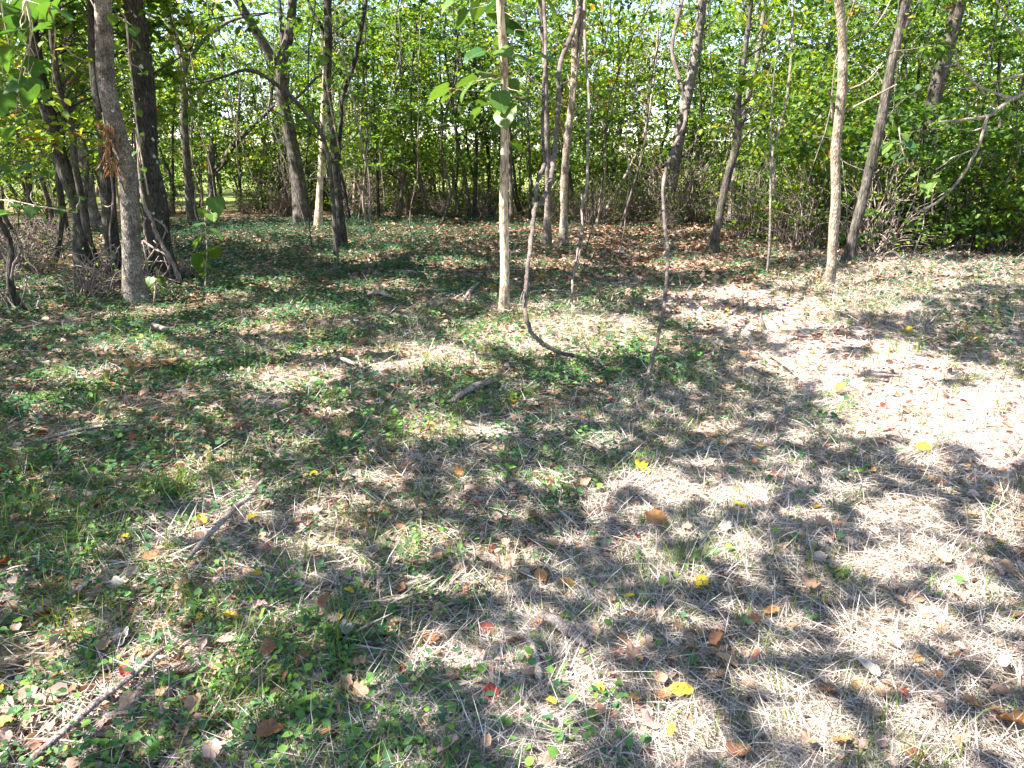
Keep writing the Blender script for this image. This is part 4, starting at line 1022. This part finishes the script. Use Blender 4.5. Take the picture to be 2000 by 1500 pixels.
raised('fallen_branch', 'dark fallen limb propped among saplings at the back of the clearing', [(680,352,Y1+2,4),(716,353,Y1+2,6),(765,340,Y1+2,8),(807,315,Y1+2,6)], 'rotten_wood')
Y1 = gp(1215, 440)[1]
raised('fallen_branch', 'thick dark fallen trunk slanting up behind the leaning pale tree', [(1215,425,Y1+2,9),(1235,372,Y1+2,10),(1280,332,Y1+2,10),(1350,294,Y1+2,8),(1370,284,Y1+2,5)], 'rotten_wood')
Y1 = gp(1835, 490)[1]
raised('fallen_branch', 'long straight bare branch slanting out of the thicket onto the grass', [(1832,490,Y1,5),(1880,468,Y1+.1,6),(1912,451,Y1+.15,6),(1982,395,Y1+.4,6),(2040,350,Y1+.6,6)], 'dead_wood')
raised('fallen_branch', 'bent thin white stick at the foot of the thicket', [(1832,492,Y1-.1,3),(1862,480,Y1-.1,3),(1894,478,Y1-.1,3),(1895,480,Y1-.1,3),(1892,499,Y1-.1,3)], 'dead_wood', 'stick')
raised('fallen_branch', 'short upright broken pale branch inside the dark thicket', [(1840,486,Y1+.1,7),(1846,455,Y1+.1,8),(1852,415,Y1+.1,8),(1856,400,Y1+.1,5)], 'dead_wood')
Y1 = gp(1775, 540)[1]
raised('fallen_branch', 'arched dark dead branch at the foot of the grey furrowed trunk', [(1722,512,Y1+.2,3),(1730,496,Y1+.2,5),(1748,493,Y1+.1,5),(1764,512,Y1,5),(1776,542,Y1-.05,4)], 'bark_grey')
STK = [('stick', 'knotted grey stick lying diagonally across the sunlit grass', [(372,1120,7),(405,1085,9),(440,1047,9),(462,1022,10),(485,1000,8),(510,968,8),(518,955,6),(536,951,3)], 'dead_wood'),
 ('stick', 'long pale stick half buried under leaves, below the knotted grey one', [(70,1505,12),(150,1440,12),(200,1398,11),(270,1345,10),(310,1305,8),(335,1288,5)], 'vine_bark'),
 ('stick', 'chunk of brown bark lying across the shaded ground cover', [(885,804,9),(905,790,11),(935,774,12),(962,762,10),(974,755,4)], 'vine_bark'),
 ('stick', 'short brown stick propped beside the slim tan sapling', [(908,596,5),(920,580,6),(936,560,5)], 'vine_bark'),
 ('stick', 'grey weathered stick in the shaded ground cover, upper of two', [(40,892,4),(150,868,7),(220,858,6),(275,856,4)], 'dead_wood'),
 ('stick', 'grey weathered stick in the shaded ground cover, lower of two', [(130,876,5),(200,872,7),(262,868,5)], 'dead_wood'),
 ('stick', 'pale split wood strip standing among the bark shreds', [(1040,1275,9),(1046,1310,11),(1052,1345,12),(1050,1350,9)], 'dead_wood'),
 ('stick', 'broad piece of flaky bark under dry straw', [(1055,1215,14),(1085,1240,20),(1120,1265,22),(1145,1285,10)], 'vine_bark'),
 ('stick', 'short sawn piece of wood with a twig ball before the pale leaning trunk', [(300,643,6),(312,650,9),(325,656,10)], 'dead_wood'),
 ('stick', 'flat pale bark piece between green leaves far from the camera', [(712,582,4),(740,582,9),(765,586,6)], 'dead_wood'),
 ('stick', 'thin grey stick lying level behind the sunny patch', [(1040,576,3),(1080,577,4),(1130,580,2)], 'dead_wood'),
 ('stick', 'thin stick lying among brown leaves near the slim tan sapling', [(760,540,4),(790,541,6),(830,540,3)], 'dead_wood'),
 ('stick', 'long thin straw coloured twig lying under the bark piece', [(980,1185,3),(1080,1182,3),(1180,1190,2)], 'dead_wood'),
 ('stick', 'grey strip of wood beside clover near the lower edge', [(870,1390,9),(905,1380,10),(940,1372,6)], 'dead_wood'),
 ('stick', 'curled pale wood sliver in the sunny left of the shadow', [(662,712,5),(680,722,8),(700,728,6)], 'dead_wood'),
 ('stick', 'slate grey flat chip among dead leaves', [(212,1280,9),(232,1272,13),(255,1262,8)], 'dead_wood'),
 ('stick', 'thin grey twig on the bright bleached straw', [(1500,700,3),(1530,722,5),(1545,730,2)], 'vine_bark'),
 ('stick', 'dark wood piece lying in the bleached straw', [(1640,738,3),(1700,742,6),(1760,745,4)], 'vine_bark')]
for nm, lb, pt, mt in STK: log(nm, lb, pt, mt, cat='stick', lift=.7)
Y1 = gp(1438, 615)[1]
raised('stick', 'dark root snag poking up from the pinkish litter', [(1432,617,Y1,12),(1440,608,Y1,14),(1447,596,Y1,8),(1452,585,Y1,4)], 'vine_bark', 'stick')
Y1 = gp(1495, 655)[1]
raised('stick', 'white splinter of wood standing upright in the bleached straw', [(1500,656,Y1,9),(1494,645,Y1,9),(1489,630,Y1,8),(1486,614,Y1,3)], 'dead_wood', 'stick')
Y1 = gp(1345, 500)[1]

# shredded bark heaps
def shreds(u, v, ru, rv, n, seed):
    r_ = R(seed); g = [gp(u + r_.randn() * ru, v + r_.randn() * rv) for _ in range(n)]; P = np.array(g); P[:, 2] = gz(P[:, 0], P[:, 1]) + r_.uniform(.008, .05, n)
    return P, r_.uniform(-.5, .9, n), r_.uniform(-.1, .3, n), r_.uniform(-.6, .6, n), r_.uniform(.04, .17, n), r_.uniform(.005, .014, n), np.clip(r_.uniform(.0, .6, n), 0, 1)
for (u, v, ru, rv, n, s, lb) in ((790, 1185, 60, 22, 90, 1, 'x'), (690, 1265, 18, 34, 40, 2, 'x'), (840, 1360, 26, 30, 34, 3, 'x'), (1640, 735, 70, 22, 90, 4, 'x'), (630, 1105, 26, 22, 40, 5, 'x'), (1880, 750, 60, 18, 60, 6, 'x')):
    c_ = shreds(u, v, ru, rv, n, s)
    stuff('bark_shreds', leaves_mesh('bark_shreds', *c_, M['straw'], BLADE, np.random.RandomState(s).uniform(0, 1, n)))

# leafy seedlings and vine sprays
def seedling(label, stem, leaves, lib, Y=None, cat='plant', name='seedling', m='leaf_big', w=3, group=None, size=1.08):
    if Y is None: Y = gp(stem[0][0], stem[0][1])[1]
    p = px_path([(u, v, Y) for u, v in stem]); base = p[0].copy()
    root = thing(name, label, cat, base, group); tw = [(catmull(p, 5), np.full(len(catmull(p, 5)), .5 * w / FPX * Y))]
    for i, (u, v, s) in enumerate(leaves):
        r_ = R(int(u * 7 + v)); q = at(u, v, Y + r_.uniform(-.15, .15))
        j = np.argmin(np.linalg.norm(p - q, axis=1)); 
        hang_leaf(root, base, q, s * size / FPX * Y, math.atan2(q[1] - Y, q[0] - p[j][0]) + r_.uniform(-.4, .4), int(u + v), lib, None, tw, p[j])
    obj('stem', tubes_mesh('stem', tw, M['bark_tan'], base, 5), root)
seedling('tall leafy seedling with drooping broad leaves right of the lichen spotted trunk', [(401,570),(402,520),(404,480),(402,437),(406,400),(412,370)],
         [(384,470,28),(420,455,30),(414,490,30),(390,512,28),(424,402,24),(382,440,20),(408,515,24),(400,420,18),(416,423,20),(398,535,16)], BIG, size=1.5)
seedling('grape vine spray with lobed leaves hanging near the edge of the picture', [(-40,390),(20,392),(70,402),(110,408),(150,415)], [(8,415,22),(60,415,22),(85,418,26),(118,412,22),(146,408,26),(160,384,24),(40,330,30),(70,345,26),(10,330,26),(95,338,22),(-5,420,26),(30,402,16)], GRAPE, 7.2, 'vine', 'vine')
seedling('overhanging spray of big blurred green leaves in the top corner', [(-60,-40),(0,-20),(50,0),(95,15)], [(20,20,60),(60,15,54),(95,25,46),(5,60,56),(40,55,44),(80,50,36),(10,110,50),(25,165,44),(50,180,50),(5,200,44),(70,130,40),(130,30,34),(40,230,36),(90,185,34),(15,260,40)], GRAPE, 5.2, 'branch', 'leafy_branch')
seedling('spray of pale heart shaped leaves hanging in front of the thicket', [(1756,250),(1760,280),(1765,300),(1780,330)], [(1779,286,26),(1758,312,22),(1796,318,20),(1730,290,22),(1748,275,16),(1785,340,14),(1770,268,18),(1800,352,14)], BIG, 9.6, 'vine', 'vine')
seedling('small bright seedling at the foot of the pale leaning trunk', [(300,590),(302,575),(303,555),(306,545)], [(292,550,18),(312,548,22),(320,556,18),(298,562,16),(318,570,14),(326,568,14)], BIG, 8.0)
seedling('yellowing vine leaves climbing the dark crooked trunk near the clearing edge', [(664,300),(652,240),(640,180),(632,110),(628,60)], [(641,100,16),(632,118,16),(640,160,14),(684,145,18),(622,124,14),(655,220,14),(628,76,14),(690,170,12),(648,265,12)], BIG, 12.3, 'vine', 'vine', size=1.2)
seedling('green vine leaves climbing the lichen spotted trunk', [(290,380),(272,280),(262,200),(254,120),(246,40)], [(268,85,18),(282,143,18),(272,220,14),(262,62,20),(275,262,14),(240,50,20),(225,10,22),(280,330,14),(240,130,18),(276,350,12),(230,90,20),(255,170,16),(262,300,12),(238,175,16),(220,40,18)], BIG, 7.7, 'vine', 'vine')
seedling('green seedling with leaf whorls by the thicket edge', [(1822,420),(1820,395),(1822,370)], [(1840,362,24),(1815,368,22),(1806,366,20),(1848,372,20),(1830,355,18)], BIG, 10.5, 'plant', 'seedling')

# dry leaves hung up on the straight dark trunk
def dry_clump():
    r_ = R(8); n = 120; Y = 8.1
    P = np.array([at(205 + r_.randn() * 9 + i * .12, 235 + i * .85, Y + r_.randn() * .06) for i in range(n)])
    root = thing('dry_leaf_clump', 'hanging clump of dry brown leaves caught between two trunks', 'dead leaves', P[0])
    me = leaves_mesh('leaves', P - P[0], r_.uniform(0, 6.28, n), r_.uniform(-1.5, -.7, n), r_.uniform(-.8, .8, n), r_.uniform(.05, .12, n), r_.uniform(.018, .04, n), r_.rand(n), M['dry_leaves'], LEAF6)
    o = obj('leaves', me, root); o['kind'] = 'stuff'
    p = px_path([(200, 220, Y), (207, 260, Y), (214, 300, Y), (218, 345, Y)])
    obj('stem', tubes_mesh('stem', [(catmull(p, 4), np.full(13, .006))], M['vine_bark'], P[0], 5), root)
dry_clump()

# ------------------------------------------------------------------ grass tufts
def tuft_mesh(seed, n=70, h=.12):
    r_ = R(seed); P = np.column_stack([r_.randn(n) * .045 + .03 * r_.randn(), r_.randn(n) * .03, np.full(n, -.01)])
    az = np.arctan2(P[:, 1], P[:, 0]) + r_.randn(n) * .6
    return leaves_mesh('grass_tuft', P, az, r_.uniform(.2, 1.35, n), r_.uniform(-.4, .4, n), r_.uniform(.4, 1.2, n) * h, r_.uniform(.002, .005, n), np.where(r_.rand(n) < .2, r_.uniform(.85, 1, n), np.clip(r_.beta(2, 2.2, n), 0, .85)), M['grass_blade'], BLADE, r_.uniform(-2, 4, n))
TU = [tuft_mesh(600 + i, 80 + 12 * i, .105 + .008 * i) for i in range(5)]
TF = [(968,684,1.2,'bright green grass tuft at the rim of the sunny patch'),(890,818,.9,'small grass tuft beside the pale straw patch'),(520,1290,1.15,'wide grass tuft among clover near the knotted stick'),(30,1020,1.2,None),(130,1070,1.2,None),(60,1010,1.2,None),(300,980,1.4,None),(330,960,1.2,None),
 (770,1100,1.1,None),(830,690,.8,None),(720,692,.8,None),(910,660,.8,None),(1340,1110,1.2,'grass tuft growing in the dry straw, below a sun spot'),(1600,1130,1.2,'lone thin grass tuft in the dead straw'),(650,1240,1.2,None),(450,1390,1.2,None),(550,1370,.8,None),(460,1270,1.0,None),
 (130,1190,1.0,None),(900,640,.7,None),(640,850,.7,None),(520,820,.8,None),(620,830,.8,None),(1650,790,.9,'green grass tuft at the border of the bleached straw'),(1320,740,.9,None),(1340,690,.8,None),(760,900,.8,None),(1890,650,.9,None),(1900,660,1.0,None),(580,900,.8,None),(1250,660,.7,None),(200,1100,1.0,None),
 (880,840,.7,None),(680,1000,.9,None),(1560,560,.6,None),(1330,1060,1.0,None),(1360,1090,1.0,None),(990,690,.8,None),(580,1240,.9,None),(480,1340,.9,None),(20,920,1.0,None),(210,950,1.0,None),(400,960,1.0,None),(250,860,.9,None),(1790,800,.6,None),(850,940,.7,None)]
r_ = R(55)
for i, (u, v, s, lb) in enumerate(TF):
    g = gp(u, v + 8); o = obj('grass_tuft', TU[i % 5], None, (g[0], g[1], float(gz(g[0], g[1])))); sc = s * r_.uniform(.8, 1.05)
    o.rotation_euler = (0, 0, r_.uniform(0, 6.28)); o.scale = (sc, sc, sc)
    tag(o, lb or 'green grass tuft growing among low leaves in the clearing', 'grass tuft', 'grass tufts of the clearing')

# ------------------------------------------------------------------ fallen leaves
def fallen_mesh(seed, kind):
    r_ = R(seed)
    n = 26; th = np.linspace(0, 2 * math.pi, n, endpoint=False)
    if kind == 0: r = .43 + .05 * np.cos(th * 5) + .03 * np.cos(th * 9 + 1); r = r * (1 + .07 * r_.randn(n)) * (1 - .2 * np.abs(np.sin(th)))           # lobed
    elif kind == 1: r = .5 / np.sqrt((np.cos(th)) ** 2 + (np.sin(th) / .52) ** 2) * (1 + .03 * r_.randn(n))             # oval
    else: r = .46 / np.sqrt((np.cos(th)) ** 2 + (np.sin(th) / .75) ** 2) * (1 + .1 * np.abs(np.sin(th * 3.5))) * (1 + .03 * r_.randn(n))
    rings = [.0, .5, 1.0]; V = [(0, 0, 0)]
    cx, cy, tw_, wv, ph = r_.uniform(.2, 1.9), r_.uniform(-.4, 1.1), r_.uniform(-.6, .6), r_.uniform(.03, .09), r_.rand() * 6
    def z(x, y, t): return cx * y * y + cy * x * x * .7 + tw_ * x * y + wv * math.sin(7 * t + ph) * (x * x + y * y) ** .5 * 2
    for f in rings[1:]:
        for k in range(n):
            x, y = f * r[k] * math.cos(th[k]), f * r[k] * math.sin(th[k]); V.append((x, y, z(x, y, th[k])))
    F3 = [(0, 1 + k, 1 + (k + 1) % n) for k in range(n)]
    F4 = [(1 + k, 1 + n + k, 1 + n + (k + 1) % n, 1 + (k + 1) % n) for k in range(n)]
    V = np.array(V)
    # stalk
    o = len(V); sx = -r[n // 2]
    V = np.vstack([V, [(sx, -.012, V[1 + n + n // 2][2]), (sx, .012, V[1 + n + n // 2][2]), (sx - .3, .03, V[1 + n + n // 2][2] + .08)]])
    F3.append((o, o + 1, o + 2))
    V[:, 2] -= np.percentile(V[:, 2], 12)
    return mesh_np('fallen_leaf', V, [np.array(F3), np.array(F4)], None, smooth=True)
FL = [fallen_mesh(800 + i, [0, 2, 1, 0, 2, 1, 0, 2][i]) for i in range(8)]
for me in FL: me.materials.append(FM['tan'])
HERO = [(1252,928,40,'yellow','broad yellow and orange leaf lying in a sun spot on the straw'),(1445,998,26,'yellow','slim yellow leaf in dry straw below a sun spot'),(1590,1000,20,'yellow','narrow yellow leaf lying flat in shaded straw'),(1325,1360,56,'yellow','large curled yellow leaf, biggest one on the straw'),
 (1228,1180,20,'yellow','small upright bright yellow leaf in the middle straw'),(1170,1362,30,'yellow','pale yellow leaf inside a bright sun spot'),(1485,872,24,'yellow','pale yellow leaf in shaded straw near the bleached edge'),(1310,1450,28,'yellow','crumpled yellow leaf near the lower edge'),
 (250,1078,22,'yellow','rolled yellow leaf in the shaded grass'),(397,1038,24,'yellow','yellow leaf beside the knotted grey stick, on its darker side'),(497,1040,20,'yellow','yellow leaf beside the knotted grey stick, on its sunny side'),(507,1140,22,'yellow','folded yellow leaf standing in clover'),(455,1228,44,'yellow','spotted yellow leaf with a scalloped edge'),
 (393,1230,22,'yellow','small yellow leaf beside the spotted scalloped one'),(664,1225,16,'yellow','tiny bright yellow leaf in a grass tuft'),(1060,549,26,'yellow','yellow leaf behind the sunny patch, right of the slim sapling'),(965,566,20,'yellow','dull yellow leaf just left of the slim tan sapling'),(1800,890,26,'yellow','long thin yellow leaf in straw by the bleached area'),
 (262,728,44,'orange','orange leaf lying on ground cover, lowest of an orange row'),(296,722,40,'orange','large orange leaf in the middle of an orange row'),(335,724,40,'orange','orange leaf ending the orange row on its sunny side'),(1280,1032,44,'orange','curled orange brown leaf standing in the straw'),(1975,1445,64,'orange','big orange brown leaf in the lower corner of the straw'),
 (1640,772,32,'orange','orange leaf at the border of the bleached straw'),(1440,1490,60,'brown','dark reddish brown leaf cut by the lower edge'),(160,1055,34,'brown','rusty brown leaf in green grass'),(835,1265,52,'brown','large flat brown leaf among clover'),(785,1338,24,'red','glossy dark red leaf in clover'),(490,1470,30,'red','crumpled dark red leaf near the lower edge'),
 (820,990,44,'tan','lobed tan leaf in the middle of the clearing'),(1578,1160,44,'tan','lobed pinkish tan leaf standing in shaded straw'),(1960,1125,40,'tan','tan leaf in bright straw near the picture edge'),(1235,1300,46,'tan','curled pair of tan leaves in straw'),(360,1460,40,'tan','folded tan leaf in the lower grass'),(675,862,36,'tan','oval tan leaf on the shaded ground cover'),
 (1245,1057,18,'red','small pink red leaf in the straw'),(935,990,20,'red','red leaf stalk in the shade'),(1020,1130,30,'pale','pale folded leaf in shaded straw'),(745,1385,28,'pale','pale grey leaf among clover'),(230,1170,44,'pale','grey green dead leaf in the shade'),(160,1180,44,'pale','broad grey dead leaf beside the grey green one'),(1555,520,18,'red','red leaf near the thin white stem'),
 (1770,650,26,'yellow','yellow leaf in the grass before the thicket'),(1240,1385,30,'orange','orange leaf right of the bright sun spot'),(1945,1130,30,'pink','pinkish leaf beside the tan leaf near the picture edge'),(1105,1150,36,'orange','two toned orange leaf beneath a pink leaf'),(1000,790,30,'yellow','yellow green leaf beside the brown bark chunk')]
placed = []
def put_leaf(u, v, w, col, label, group, seed, mi=None):
    r_ = R(seed); g = gp(u, v); dist = (g - CAMP) @ FWD; s = w / FPX * dist * 1.08
    o = obj('fallen_leaf', FL[r_.randint(8) if mi is None else mi], None, (g[0], g[1], float(gz(g[0], g[1])) + .035 + r_.uniform(0, .025)))
    o.scale = (s, s, s); o.rotation_euler = (r_.uniform(-.5, .5), r_.uniform(-.5, .5), r_.uniform(0, 6.28))
    o.material_slots[0].link = 'OBJECT'; o.material_slots[0].material = FM[col]
    placed.append((u, v)); return tag(o, label, 'leaf', group)
for i, (u, v, w, col, lb) in enumerate(HERO): put_leaf(u, v, w, col, lb, 'fallen leaves of the clearing', 1000 + i)
LBL = {'tan': 'tan dead leaf lying curled on the clearing floor', 'brown': 'brown dead leaf lying curled on the clearing floor', 'orange': 'orange dead leaf lying on the clearing floor', 'red': 'small dark red leaf lying on the clearing floor', 'pale': 'bleached pale dead leaf on the clearing floor', 'pink': 'pinkish tan dead leaf on the clearing floor', 'yellow': 'small yellow leaf lying on the clearing floor'}
r_ = R(66); cnt = 0
while cnt < 250:
    v = 560 + 940 * r_.rand() ** .9; u = r_.uniform(-10, 2010)
    if any((u - a) ** 2 + (v - b) ** 2 < 900 for a, b in placed): continue
    c_ = cover(gp(u, v)[None])[0]
    if r_.rand() > c_[2] * 1.6: continue
    d = (gp(u, v) - CAMP) @ FWD
    w = r_.uniform(.03, .075) * FPX / d
    col = r_.choice(['tan', 'brown', 'orange', 'red', 'pale', 'pink', 'yellow'], p=[.42, .24, .07, .02, .06, .17, .02])
    put_leaf(u, v, w, col, LBL[col], 'fallen %s leaves scattered over the clearing' % col, 2000 + cnt); cnt += 1
